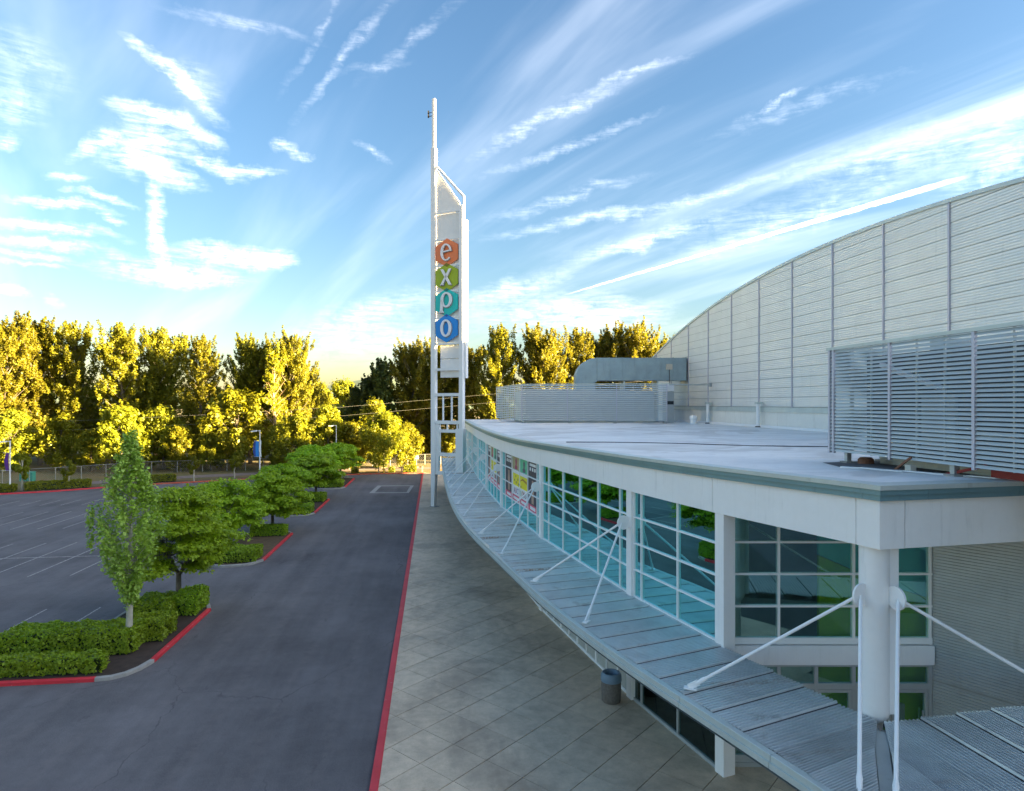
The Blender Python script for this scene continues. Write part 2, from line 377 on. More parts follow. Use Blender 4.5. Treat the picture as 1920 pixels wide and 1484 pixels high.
def m_roof():
    m, g = mat('roof_membrane'); p = pos(g)
    n1 = g.noise(p, .3, 5, .6)[0]; n2 = g.noise(p, 3, 4, .65)[0]; n3 = g.noise(g.map(p, scale=(.15, 1.6, 1)), 1, 4, .6)[0]
    k = g.m('ADD', g.lin(n1, .3, .7, .88, 1.08), g.m('ADD', g.lin(n2, .3, .7, -.06, .06), g.lin(n3, .3, .7, -.06, .06)))
    c = g.n('ShaderNodeVectorMath', {0: (.74, .735, .72), 3: k}, operation='SCALE').outputs[0]
    y = g.n('ShaderNodeSeparateXYZ', {0: p}).outputs[1]
    w = g.m('ABSOLUTE', g.m('SUBTRACT', g.m('FRACT', g.m('MULTIPLY', y, .36)), .5))
    c = g.mix(g.ss(w, .0, .012, .45, 0), c, (.30, .30, .31, 1))
    x = g.n('ShaderNodeSeparateXYZ', {0: p}).outputs[0]
    w2 = g.m('ABSOLUTE', g.m('SUBTRACT', g.m('FRACT', g.m('MULTIPLY', x, .09)), .5))
    c = g.mix(g.ss(w2, .0, .004, .35, 0), c, (.30, .30, .31, 1))
    c = g.mix(g.ss(n2, .60, .8, 0, .45), c, (.40, .37, .34, 1))
    pd = g.noise(p, .14, 4, .55, .8)[0]
    ringm = g.m('MULTIPLY', g.ss(pd, .52, .56), g.ss(pd, .57, .66, 1, .25))
    c = g.mix(g.m('MULTIPLY', ringm, .38), c, (.38, .35, .32, 1))
    finish(g, P(g, c, .7))


m_glass(); m_deck(); m_roof()
simple('joint_dark', (.05, .045, .045), .8, 0, .3, 4)
simple('deck_valley', (.30, .285, .28), .55, .3, .25, 2.5, (.17, .10, .06, .6))

# ------------------------------------------------------------------ mesh helpers
CNT = {}


def link(name, me, m, parent=None, loc=None):
    o = bpy.data.objects.new(name, me); col.objects.link(o)
    if m is not None and len(me.materials) == 0: me.materials.append(MATS[m])
    if parent is not None: o.parent = parent
    if loc is not None: o.location = loc
    return o


class MB:
    def __init__(s, org=(0, 0, 0)): s.v = []; s.f = []; s.o = Vector(org)
    def add(s, vs, fs):
        b = len(s.v); s.v += [tuple(Vector(x) - s.o) for x in vs]; s.f += [tuple(b + i for i in q) for q in fs]; return s
    def hexa(s, c):        # 8 corners: bottom ring 4, top ring 4
        return s.add(c, [(3, 2, 1, 0), (4, 5, 6, 7), (0, 1, 5, 4), (1, 2, 6, 5), (2, 3, 7, 6), (3, 0, 4, 7)])
    def box(s, x0, x1, y0, y1, z0, z1):
        return s.hexa([(x0, y0, z0), (x1, y0, z0), (x1, y1, z0), (x0, y1, z0), (x0, y0, z1), (x1, y0, z1), (x1, y1, z1), (x0, y1, z1)])
    def fbox(s, F, a0, a1, b0, b1, z0, z1):
        """box in a frame F = (origin, along, out); z is up"""
        O, ex, en = F
        def q(a, b, z): return O + ex * a + en * b + Vector((0, 0, z))
        return s.hexa([q(a0, b0, z0), q(a1, b0, z0), q(a1, b1, z0), q(a0, b1, z0), q(a0, b0, z1), q(a1, b0, z1), q(a1, b1, z1), q(a0, b1, z1)])
    def tube(s, p0, p1, r0, r1=None, n=8, caps=True):
        p0, p1 = Vector(p0), Vector(p1); r1 = r0 if r1 is None else r1
        d = (p1 - p0).normalized(); a = d.orthogonal().normalized(); b = d.cross(a)
        vs = [p0 + (a * math.cos(2 * math.pi * i / n) + b * math.sin(2 * math.pi * i / n)) * r0 for i in range(n)]
        vs += [p1 + (a * math.cos(2 * math.pi * i / n) + b * math.sin(2 * math.pi * i / n)) * r1 for i in range(n)]
        fs = [(i, (i + 1) % n, n + (i + 1) % n, n + i) for i in range(n)]
        if caps: fs += [tuple(range(n - 1, -1, -1)), tuple(range(n, 2 * n))]
        return s.add(vs, fs)
    def path(s, pts, rad, n=6):
        for i in range(len(pts) - 1):
            s.tube(pts[i], pts[i + 1], rad[i] if isinstance(rad, list) else rad, rad[i + 1] if isinstance(rad, list) else rad, n)
        return s
    def bar(s, p0, p1, w, h, up=(0, 0, 1)):
        p0, p1 = Vector(p0), Vector(p1); d = (p1 - p0).normalized(); u = Vector(up)
        a = d.cross(u).normalized(); b = a.cross(d)
        c = [p + a * x * w / 2 + b * y * h / 2 for p in (p0, p1) for x, y in ((-1, -1), (1, -1), (1, 1), (-1, 1))]
        return s.hexa(c)
    def lathe(s, prof, c=(0, 0, 0), n=20):
        c = Vector(c); vs = []
        for r, z in prof: vs += [c + Vector((r * math.cos(2 * math.pi * i / n), r * math.sin(2 * math.pi * i / n), z)) for i in range(n)]
        fs = [(k * n + i, k * n + (i + 1) % n, (k + 1) * n + (i + 1) % n, (k + 1) * n + i) for k in range(len(prof) - 1) for i in range(n)]
        fs += [tuple(range(n - 1, -1, -1)), tuple(range((len(prof) - 1) * n, len(prof) * n))]
        return s.add(vs, fs)
    def prism(s, pts, z0, z1):
        """vertical prism over a counter-clockwise outline in the ground plane"""
        n = len(pts); vs = [(x, y, z0) for x, y in pts] + [(x, y, z1) for x, y in pts]
        return s.add(vs, [tuple(range(n - 1, -1, -1)), tuple(range(n, 2 * n))] + [(i, (i + 1) % n, n + (i + 1) % n, n + i) for i in range(n)])
    def slab(s, F, pts, b0, b1):
        """plate in a vertical frame: outline pts (a, z), thickness b0..b1 along the frame's out axis"""
        O, ex, en = F; n = len(pts)
        vs = [O + ex * a + en * b0 + Vector((0, 0, z)) for a, z in pts] + [O + ex * a + en * b1 + Vector((0, 0, z)) for a, z in pts]
        return s.add(vs, [tuple(range(n - 1, -1, -1)), tuple(range(n, 2 * n))] + [(i, (i + 1) % n, n + (i + 1) % n, n + i) for i in range(n)])
    def build(s, name, m, parent=None, loc=None, smooth=False):
        me = bpy.data.meshes.new(name); me.from_pydata(s.v, [], s.f); me.validate(); me.update()
        bm = bmesh.new(); bm.from_mesh(me); bmesh.ops.recalc_face_normals(bm, faces=bm.faces); bm.to_mesh(me); bm.free()
        if smooth:
            me.polygons.foreach_set('use_smooth', [True] * len(me.polygons))
            me.set_sharp_from_angle(angle=R(40))
        o = link(name, me, m, parent, loc)
        if parent is None and loc is None: o.location = s.o
        return o


def tag(o, label=None, cat=None, group=None, kind=None):
    for k, v in (('label', label), ('category', cat), ('group', group), ('kind', kind)):
        if v: o[k] = v
    return o


def thing(name, loc, label, cat, group=None, rz=0):
    o = bpy.data.objects.new(name, None); col.objects.link(o); o.location = loc; o.rotation_euler = (0, 0, rz)
    o.empty_display_size = .3
    return tag(o, label, cat, group)


def copy_tree(o, label=None, parent=None):
    c = o.copy(); col.objects.link(c); c.parent = parent
    if label: c['label'] = label
    for ch in list(o.children): copy_tree(ch, None, c)
    return c


def V2(x, y): return Vector((x, y, 0))


# ------------------------------------------------------------------ the setting: ground, drive, plaza
def structure(o): o['kind'] = 'structure'; return o


FAR_KERB = [(-140, 52), (-85, 70), (-58, 77.5), (-49.5, 80.3), (-44.8, 82.2), (-40.4, 85.3), (-35.9, 87.9), (-28.2, 91), (-17.7, 94.8), (-9.6, 96.6), (-1.6, 97.2), (6, 97.6), (60, 99)]
mb = MB(); n = 64
mb.add([(0, 60, 0)] + [(2600 * math.cos(2 * math.pi * i / n), 60 + 2600 * math.sin(2 * math.pi * i / n), 0) for i in range(n)], [(0, 1 + i, 1 + (i + 1) % n) for i in range(n)])
structure(mb.build('ground', 'dry_grass'))
mb = MB(); pts = [(-140, -40), (60, -40)] + [(x, y) for x, y in reversed(FAR_KERB)]
mb.add([(x, y, .004) for x, y in pts], [tuple(range(len(pts)))])
structure(mb.build('drive_and_car_park', 'asphalt'))
# repaired patch of darker asphalt with a pale worn border, far down the drive
mb = MB().add([(-7.5, 76.4, .008), (-2.9, 76.0, .008), (-2.5, 82.9, .008), (-7.1, 83.3, .008)], [(0, 1, 2, 3)])
structure(mb.build('asphalt_patch_border', 'concrete'))
mb = MB().add([(-6.9, 76.9, .012), (-3.2, 76.6, .012), (-2.95, 82.3, .012), (-6.6, 82.6, .012)], [(0, 1, 2, 3)])
structure(mb.build('asphalt_patch', 'asphalt'))

LINES = [(x, 29.5, 35.3) for x in (-17.03, -19.6, -22.1, -24.7, -27.3)]
LINES += [(x, 42.0, 52.0) for x in (-17.0, -19.5, -22.0, -24.4, -26.75, -28.9, -31.2, -33.5)]
LINES += [(x, 57.9, 67.0) for x in (-16.5, -18.6, -20.6, -22.6, -24.7, -26.8, -28.8, -30.9, -32.9, -34.97, -37.05, -39.3, -41.4, -43.5)]
LINES += [(x, 71.2, 75.0) for x in (-30.2, -32.2, -34.2, -36.2, -38.2, -40.2, -42.2, -44.3, -46.3)]
line_me = {}
for x, a, b in LINES:
    L = round(b - a, 1)
    if L not in line_me:
        o = MB().box(-.042, .042, 0, b - a, .006, .010).build('parking_line', 'line_paint', loc=(x, a, 0)); line_me[L] = o.data
    else: o = link('parking_line', line_me[L], None, loc=(x, a, 0))
    structure(o)
structure(MB((-60, 47.19, 0)).box(-36, -16, 47.13, 47.25, .0115, .0155).build('parking_line', 'line_paint'))


def kerb(name, pts, m, w=.2, h=.15, z0=0.0):
    """kerb strip along a polyline"""
    mb = MB((pts[0][0], pts[0][1], 0)); P_ = [V2(*p) for p in pts]; L, Rr = [], []
    for i, p in enumerate(P_):
        d = (P_[min(i + 1, len(P_) - 1)] - P_[max(i - 1, 0)]).normalized(); nn = Vector((-d.y, d.x, 0))
        L.append(p + nn * w / 2); Rr.append(p - nn * w / 2)
    vs, fs = [], []
    for a, b in zip(L, Rr):
        vs += [a + Vector((0, 0, z0)), a + Vector((0, 0, h - .02)), a.lerp(b, .12) + Vector((0, 0, h)), a.lerp(b, .88) + Vector((0, 0, h)), b + Vector((0, 0, h - .02)), b + Vector((0, 0, z0))]
    for i in range(len(P_) - 1):
        for k in range(5): fs.append((i * 6 + k, i * 6 + k + 1, i * 6 + 7 + k, i * 6 + 6 + k))
    fs += [tuple(range(6)), tuple(range(len(vs) - 1, len(vs) - 7, -1))]
    mb.add(vs, fs); return structure(mb.build(name, m))


kerb('plaza_kerb', [(-1.60, -30), (-1.60, 30), (-1.60, 60), (-1.60, 96.9)], 'kerb_red', .24, .14)
kerb('far_kerb', FAR_KERB[:6], 'kerb_red', .3, .15); kerb('far_kerb', FAR_KERB[5:], 'kerb_sunlit', .3, .15)


# plaza paving: square concrete slabs laid on the diagonal, each its own piece out to where they blur
def clip(poly, nx, ny, c):        # keep nx*x + ny*y >= c
    out = []
    for i in range(len(poly)):
        a, b = poly[i], poly[(i + 1) % len(poly)]; da, db = nx * a[0] + ny * a[1] - c, nx * b[0] + ny * b[1] - c
        if da >= 0: out.append(a)
        if (da >= 0) != (db >= 0):
            k = da / (da - db); out.append((a[0] + (b[0] - a[0]) * k, a[1] + (b[1] - a[1]) * k))
    return out


plaza = structure(MB((0, 30, 0)).box(-1.48, 16, -30, 97, 0, .088).build('plaza', 'dark_void'))
FT = [12.55, 17.4, 22, 26, 30, 34, 38.8, 44, 50, 60, 82]
FS = [9.40, 7.95, 6.90, 6.25, 5.65, 5.08, 4.60, 4.30, 4.12, 4.0, 4.0]


def fs(t):        # the curved facade: offset from the drive at distance t, smooth
    if t <= FT[0]: return FS[0] - (t - FT[0]) * .29
    for i in range(len(FT) - 1):
        if t <= FT[i + 1]:
            h = FT[i + 1] - FT[i]; k = (t - FT[i]) / h
            def sl(j):
                if j == 0: return -.29
                if j == len(FT) - 1: return 0
                return (FS[j + 1] - FS[j - 1]) / (FT[j + 1] - FT[j - 1])
            a, b = sl(i) * h, sl(i + 1) * h
            return (2 * k**3 - 3 * k**2 + 1) * FS[i] + (k**3 - 2 * k**2 + k) * a + (-2 * k**3 + 3 * k**2) * FS[i + 1] + (k**3 - k**2) * b
    return FS[-1]


def fpt(t, off=0.0, z=0.0):
    """point on the facade curve, moved off metres outward"""
    d = (fs(t + .05) - fs(t - .05)) / .1
    T = Vector((-d, -1, 0)).normalized()          # towards the camera
    N = Vector((T.y, -T.x, 0))                    # outward, to the drive
    if N.x > 0: N = -N
    return Vector((fs(t), t, z)) + N * off, T, N


ang, pitch, gap = R(43), 1.355, .026
ea, eb = Vector((math.cos(ang), math.sin(ang), 0)), Vector((-math.sin(ang), math.cos(ang), 0))
rest = MB((0, 50, 0)); cand = []
o0 = Vector((-1.38, 17.72, 0))
for i in range(-60, 90):
    for j in range(-60, 90):
        c = o0 + ea * (i + .5) * pitch + eb * (j + .5) * pitch
        if c.x < -2.7 or c.x > 13 or c.y < 4 or c.y > 97: continue
        if c.x > fs(c.y) + 3.5: continue
        hp = pitch / 2 - gap / 2; hq = pitch / 2 - gap / 2 * .6
        poly = [tuple((c + ea * x * hq + eb * y * hp).xy) for x, y in ((-1, -1), (1, -1), (1, 1), (-1, 1))]
        poly = clip(poly, 1, 0, -1.48)
        if len(poly) >= 3: cand.append((c, poly))
vis = [k for k in cand if 11.5 < k[0].y < 46 and k[0].x < fs(k[0].y) + .8]
vis.sort(key=lambda k: k[0].length); keep = set(id(k) for k in vis[:295])
for k in cand:
    c, poly = k
    if id(k) in keep:
        z = .12 + random.uniform(-.0025, .0025)
        MB((c.x, c.y, 0)).prism(poly, .07, z).build('paving_slab', 'paving', plaza, Vector((c.x, c.y, 0)) - plaza.location)
    else: rest.prism(poly, .07, .12)
o = rest.build('far_paving_slabs', 'paving', plaza, rest.o - plaza.location); o['kind'] = 'stuff'


# islands of the car park: kerbs, soil
def island(out, kerbs, m='soil'):
    structure(MB((out[0][0], out[0][1], 0)).prism(out, 0, .11).build('island_soil', m))
    for pts, km in kerbs: kerb('island_kerb', pts, km, .2, .15)


arc = [(-12.7, 25.95), (-12.2, 26.02), (-11.8, 26.3), (-11.5, 26.8), (-11.32, 27.5)]
island([(-40, 25.95)] + arc + [(-11.30, 34.0), (-11.6, 34.8), (-12.4, 35.2), (-14.6, 35.2), (-15.2, 34.6), (-15.3, 31.0), (-40, 31.0)],
       [([(-40, 25.95), (-12.7, 25.95)], 'kerb_red'), (arc, 'concrete'), ([(-11.32, 27.5), (-11.28, 34.0)], 'kerb_red'),
        ([(-11.28, 34.0), (-11.6, 34.8), (-12.4, 35.2), (-14.6, 35.2), (-15.2, 34.6), (-15.3, 31.0), (-40, 31.0)], 'concrete')])


def small_island(t0, t1, m='soil', xr=-11.3):
    out = [(-14.9, t0 + .8), (-14.4, t0 + .1), (-13.4, t0 - .3), (-12.2, t0 - .1), (xr - .4, t0 + .3), (xr, t0 + 1.1), (xr, t1 - .5), (xr - .4, t1 + .2), (-13.5, t1 + .4), (-14.7, t1 + .1), (-15.0, t1 - .7)]
    island(out, [(out[:6], 'concrete'), ([out[5], out[6]], 'kerb_red'), (out[6:] + [out[0]], 'concrete')], m)


small_island(43.2, 53.6, 'dry_soil'); small_island(61.6, 72.0); small_island(80.5, 91.5, 'soil', -11.0)

# beyond the far kerb: planting strip, path
mb = MB(); A = [(x, y + .15) for x, y in FAR_KERB[1:11]]; Bq = [(x - .9, y + 3.0) for x, y in FAR_KERB[1:11]]
pts = A + Bq[::-1]; mb.add([(x, y, .06) for x, y in pts], [tuple(range(len(pts)))]); structure(mb.build('planting_strip', 'dry_soil'))
mb = MB(); A = [(x - 1.4, y + 5.4) for x, y in FAR_KERB[4:]]; Bq = [(x - 2.2, y + 9.0) for x, y in FAR_KERB[4:]]
pts = A + Bq[::-1]; mb.add([(x, y, .03) for x, y in pts], [tuple(range(len(pts)))]); structure(mb.build('footpath', 'path_paving'))
# low wooded hills on the horizon
mb = MB(); vs, fc = [], []
for i in range(81):
    x = -1500 + i * 40
    h = 44 + 16 * math.sin(i * .21) + 8 * math.sin(i * .57 + 1) + 3 * math.sin(i * 1.7)
    y = 1500 + 60 * math.sin(i * .13)
    vs += [(x, y - 200, -2), (x, y, h), (x, y + 300, -2)]
for i in range(80):
    for k in range(2): fc.append((i * 3 + k, i * 3 + 3 + k, i * 3 + 4 + k, i * 3 + 1 + k))
mb.add(vs, fc); structure(mb.build('hills', 'hill_forest', smooth=True))

# ------------------------------------------------------------------ the lobby wing: curved glass front, canopy, roof
ZF, ZT = 7.43, 8.45           # fascia bottom and top


def zr(t): return 8.80 - (min(t, 36) - 12.55) * (.28 / 23.45) if t < 36 else 8.52 - (t - 36) * .0005


lobby = thing('lobby_building', (10, 40, 0), 'white single-storey lobby with curved glass front, deep white fascia and flat pale roof', 'building')
LB = Vector(lobby.location)


def part(mb, name, m, parent=lobby, smooth=False):
    o = mb.build(name, m, parent, smooth=smooth); base = Vector((0, 0, 0)); p = parent
    while p is not None: base += Vector(p.location); p = p.parent
    o.location = mb.o - base
    return o


C0 = V2(9.40, 12.55)                                     # the corner
T2 = Vector((.9953, .0968, 0)); N2 = Vector((.0968, -.9953, 0))   # right-hand front: along, outward
_, T1, N1 = fpt(12.55)


def strip(mb, ts, prof):
    """sweep a closed profile [(off, z(t))] along the curved front"""
    rings = []
    for t in ts:
        p, T, N = fpt(t); rings.append([p + N * a + Vector((0, 0, z(t) if callable(z) else z)) for a, z in prof])
    n = len(prof); b = []
    for r in rings: b += r
    fs_ = [(i * n + k, i * n + (k + 1) % n, (i + 1) * n + (k + 1) % n, (i + 1) * n + k) for i in range(len(rings) - 1) for k in range(n)]
    fs_ += [tuple(range(n - 1, -1, -1)), tuple(range((len(rings) - 1) * n, len(rings) * n))]
    mb.add(b, fs_)


def corner_off(off):      # where the two fronts meet when both are moved out by off
    a = off * (1 - N1.dot(N2)) / T1.dot(N2)
    return C0 + N1 * off + T1 * a


# fascia panels, with open joints
FSEAM = [12.98, 17.34, 22.3, 27.15, 32.2, 37.2, 42.2, 47.2, 52.2, 57.2, 62.2, 67.2, 72.2, 77.2, 81.6]
for a, b in zip(FSEAM, FSEAM[1:]):
    p, _, _ = fpt(a); mb = MB(p)
    strip(mb, [a + .008 + (b - a - .016) * i / 5 for i in range(6)], [(.14, ZF), (.14, lambda t: zr(t) - .34), (-.02, lambda t: zr(t) - .34), (-.02, ZF)])
    part(mb, 'fascia_panel', 'white_paint')
cn = corner_off(.14); ci = corner_off(-.02)
pa, _, Na = fpt(12.972)
zt_ = zr(12.6) - .34
q = [pa + Na * .14, cn, cn + T2 * .62, ci + T2 * .62, ci, pa - Na * .02]
part(MB(cn).prism([(v.x, v.y) for v in q], ZF - .004, zt_), 'fascia_panel', 'white_paint')
for a, b in ((.63, 5.6), (5.61, 11.0), (11.01, 18.0)):
    q = [cn + T2 * a, cn + T2 * b, ci + T2 * b, ci + T2 * a]
    part(MB(cn).prism([(v.x, v.y) for v in q], ZF, zt_), 'fascia_panel', 'white_paint')
# stepped edge trims under the roof lip
for nm, mt, o0_, a0, a1 in (('roof_lip', 'trim_light', .34, -.10, 0.0), ('edge_trim', 'trim_teal', .29, -.21, -.103), ('edge_trim', 'trim_teal', .235, -.339, -.213)):
    sm = [12.75, 18.5, 24.5, 31, 38, 45, 52, 59, 66, 73, 81.7]
    for a, b in zip(sm, sm[1:]):
        p, _, _ = fpt(a); mb = MB(p)
        strip(mb, [a + .003 + (b - a - .006) * i / 6 for i in range(7)], [(o0_, lambda t, k=a0: zr(t) + k), (o0_, lambda t, k=a1: zr(t) + k), (-.15, lambda t, k=a1: zr(t) + k), (-.15, lambda t, k=a0: zr(t) + k)])
        part(mb, nm, mt)
    co, ci2 = corner_off(o0_), corner_off(-.15); pa, _, Na = fpt(12.748); z0_, z1_ = zr(12.6) + a0, zr(12.6) + a1
    q = [pa + Na * o0_, co, co + T2 * 1.2, ci2 + T2 * 1.2, ci2, pa - Na * .15]
    part(MB(co).prism([(v.x, v.y) for v in q], z0_, z1_), nm, mt)
    for a, b in ((1.204, 3.6), (3.604, 9), (9.004, 18)):
        q = [co + T2 * a, co + T2 * b, ci2 + T2 * b, ci2 + T2 * a]
        part(MB(co).prism([(v.x, v.y) for v in q], z0_, z1_), nm, mt)
# roof membrane and the ceiling below it
ROOFC = corner_off(-.10)
pts_n = [ROOFC] + [fpt(t, -.1)[0] for t in (15, 17.4, 20, 22, 25, 28, 31, 34, 36)] + [V2(28.4, 36), V2(28.4, ROOFC.y + (28.4 - ROOFC.x) * .0972)]
pts_f = [fpt(t, -.1)[0] for t in (36, 40, 45, 50, 56, 62, 70, 78, 81.5)] + [V2(28.4, 81.5), V2(28.4, 36)]
mb = MB((15, 40, 8.5))
for pl in (pts_n, pts_f):
    vs = [Vector((p.x, p.y, zr(p.y) - .03)) for p in pl] + [Vector((p.x, p.y, ZF + .25)) for p in pl]; k = len(pl)
    mb.add(vs, [tuple(range(k)), tuple(range(2 * k - 1, k - 1, -1))] + [(i, (i + 1) % k, k + (i + 1) % k, k + i) for i in range(k) if not (pl[i].y > 35.9 and pl[(i + 1) % k].y < 36.1 and abs(pl[i].y - pl[(i + 1) % k].y) < .2)])
part(mb, 'roof', 'roof_membrane')
part(MB((15, 81.6, 0)).box(4.05, 28, 81.45, 81.7, 0, 8.3), 'rear_wall', 'white_paint')

# pillars along the glass line
TP = [17.1, 21.9, 31.75, 41.5, 50.0, 58.0, 66.0, 74.0, 81.3]
for i, t in enumerate(TP):
    p, T, N = fpt(t); F = (V2(p.x, p.y), T, N)
    part(MB(p).fbox(F, -.18, .18, -.30, .10, .12, ZF + .02), 'pillar', 'white_paint')
# glazed bays: frame > panes; upper rows above the canopy, storefront below it
ROWS = [3.78, 4.71, 5.63, 6.54, 7.42]
FR = [.09, .29, .485, .69, .89]


def bay(tA, tB, fr, low):
    """one bay of glass between two pillars, A nearer the camera"""
    A, B = fpt(tA)[0], fpt(tB)[0]; ex = (B - A).normalized(); L = (B - A).length
    en = Vector((-ex.y, ex.x, 0))
    if en.x > 0: en = -en
    F = (V2(A.x, A.y), ex, en)
    xs = [.19] + [L * f for f in fr] + [L - .19]
    fm = MB(A)
    for x in xs[1:-1]: fm.fbox(F, x - .026, x + .026, -.10, .035, ROWS[0], ROWS[-1])
    for x in (xs[0], xs[-1]):
        s_ = 1 if x == xs[0] else -1
        fm.fbox(F, min(x, x + s_ * .05), max(x, x + s_ * .05), -.10, .03, ROWS[0], ROWS[-1])
    for k, z in enumerate(ROWS):
        if k == 0: fm.fbox(F, .19, L - .19, -.11, .045, z - .10, z + .03)
        elif k == 4: fm.fbox(F, .19, L - .19, -.11, .02, z - .03, z + .02)
        else: fm.fbox(F, .19, L - .19, -.10, .038, z - .026, z + .026)
    w = part(fm, 'window', 'white_trim')
    for a, b in zip(xs, xs[1:]):
        for z0, z1 in zip(ROWS, ROWS[1:]):
            part(MB(A).fbox(F, a + .03, b - .03, -.04, -.028, z0 + .03, z1 - .03), 'pane', 'teal_glass', w)
        if b - a > 1 : pass
    # tapered stiffening fins hang inside behind the mullions
    for x in xs[1:-1]:
        O, e1, e2 = F
        Ff = (O + e1 * x - e2 * .16, -e2, e1)
        part(MB(A).slab(Ff, [(0, 6.15), (.08, 6.15), (.42, 7.42), (0, 7.42)], -.03, .03), 'glass_fin', 'fin_teal', w)
    # below the canopy
    sf = MB(A); zt = 3.45
    sf.fbox(F, .19, L - .19, -.10, .03, zt - .08, zt); sf.fbox(F, .19, L - .19, -.10, .03, .12, .22)
    if low == 'glass':
        sx = xs
        for x in sx[1:-1]: sf.fbox(F, x - .03, x + .03, -.09, .03, .22, zt - .08)
        w2 = part(sf, 'storefront', 'grey_frame')
        for a, b in zip(sx, sx[1:]): part(MB(A).fbox(F, a + .03, b - .03, -.04, -.028, .22, zt - .08), 'pane', 'dark_glass', w2)
    else:
        sx = [.19, 1.05] + [1.05 + (L - 1.9) * i / 8 for i in range(1, 9)] + [L - .19]
        for k, x in enumerate(sx[1:-1]):
            hw = .055 if k % 2 == 0 else .028
            sf.fbox(F, x - hw, x + hw, -.09, .04, .22, zt - .08)
        w2 = part(sf, 'storefront', 'white_trim')
        for a, b in zip(sx, sx[1:]):
            part(MB(A).fbox(F, a + .05, b - .05, -.04, -.028, .92, zt - .08), 'pane', 'dark_glass', w2)
            part(MB(A).fbox(F, a + .05, b - .05, -.06, -.01, .22, .915), 'kick_panel', 'storefront_panel', w2)
    return F, L, xs


BAYS = []
BAYS.append(bay(TP[0], TP[1], [.43, .86], 'glass'))
for i in range(1, 8): BAYS.append(bay(TP[i], TP[i + 1], FR, 'doors' if i in (1, 2, 3) else 'glass'))

# recessed entrance front, square to the view down the drive
RA, RB = V2(8.31, 17.42), V2(14.13, 16.70); rx = (RB - RA).normalized(); rn = Vector((rx.y, -rx.x, 0)); RL = (RB - RA).length
if rn.y > 0: rn = -rn
FRc = (RA, rx, rn); rxs = [.02, 1.49, 3.63, RL - .06]
fm = MB(RA)
for x in rxs: fm.fbox(FRc, x - .032, x + .032, -.12, .04, 3.62, 7.6)
for k, z in enumerate(ROWS): fm.fbox(FRc, 0, RL, -.11, .037, z - .15 if k == 0 else z - .028, z + .028)
w = part(fm, 'window', 'white_trim')
for a, b in zip(rxs, rxs[1:]):
    for z0, z1 in zip(ROWS, ROWS[1:]): part(MB(RA).fbox(FRc, a + .04, b - .04, -.04, -.028, z0 + .03, z1 - .03), 'pane', 'recess_glass', w)
part(MB(RA).fbox(FRc, -.1, RL + .02, -.3, .10, 3.06, 3.60), 'spandrel_band', 'white_paint')
part(MB(RA).fbox(FRc, -.1, RL + .02, -.3, .02, 2.98, 3.055), 'spandrel_trim', 'grey_frame')
fm = MB(RA); dxs = [.02, 1.49, 2.56, 3.63, 4.75, RL - .06]
for x in dxs: fm.fbox(FRc, x - .05, x + .05, -.11, .03, .12, 2.98)
fm.fbox(FRc, 0, RL, -.10, .028, 2.34, 2.50); fm.fbox(FRc, 0, RL, -.10, .028, .12, .24)
w = part(fm, 'storefront', 'grey_frame')
for a, b in zip(dxs, dxs[1:]):
    part(MB(RA).fbox(FRc, a + .05, b - .05, -.04, -.028, 2.50, 2.98), 'pane', 'recess_glass', w)
    dr = MB(RA)
    for x0, x1, z0, z1 in ((a + .06, a + .14, .25, 2.33), (b - .14, b - .06, .25, 2.33), (a + .14, b - .14, .25, .45), (a + .14, b - .14, 2.24, 2.33)): dr.fbox(FRc, x0, x1, -.08, .02, z0, z1)
    d = part(dr, 'door', 'grey_frame')
    part(MB(RA).fbox(FRc, a + .14, b - .14, -.04, -.028, .45, 2.24), 'pane', 'recess_glass', d)
    part(MB(RA).fbox(FRc, b - .24, b - .20, .03, .07, .85, 1.75), 'handle', 'galvanised', d)

# ribbed metal side wall of the recess
WA, WB = V2(14.16, 16.72), V2(16.35, 13.14); wx = (WB - WA).normalized(); wn = Vector((-wx.y, wx.x, 0))
if wn.x > 0: wn = -wn
FW = (WA, wx, wn); WL = (WB - WA).length
for z0, z1 in ((.12, 2.6), (2.6, 5.05), (5.05, 7.43)):
    mb = MB(WA); n = round((z1 - z0) / .085); h = (z1 - z0) / n; O, ex, en = FW; vs, fc = [], []
    for i in range(n):
        for dz, b in ((0, 0), (h * .42, .0), (h * .55, .03), (h * .9, .03)):
            for a in (0, WL): vs.append(O + ex * a + en * b + Vector((0, 0, z0 + i * h + dz)))
    for i in range(len(vs) // 2 - 1): fc.append((2 * i, 2 * i + 1, 2 * i + 3, 2 * i + 2))
    mb.add(vs, fc); part(mb, 'ribbed_cladding', 'galvanised')
part(MB(WA).fbox(FW, -.06, .02, -.12, .05, .12, 7.43), 'cladding_trim', 'grey_frame')
part(MB(WA).fbox(FW, 0, WL, -.3, -.02, .12, 7.43), 'side_wall', 'wall_dark_metal')
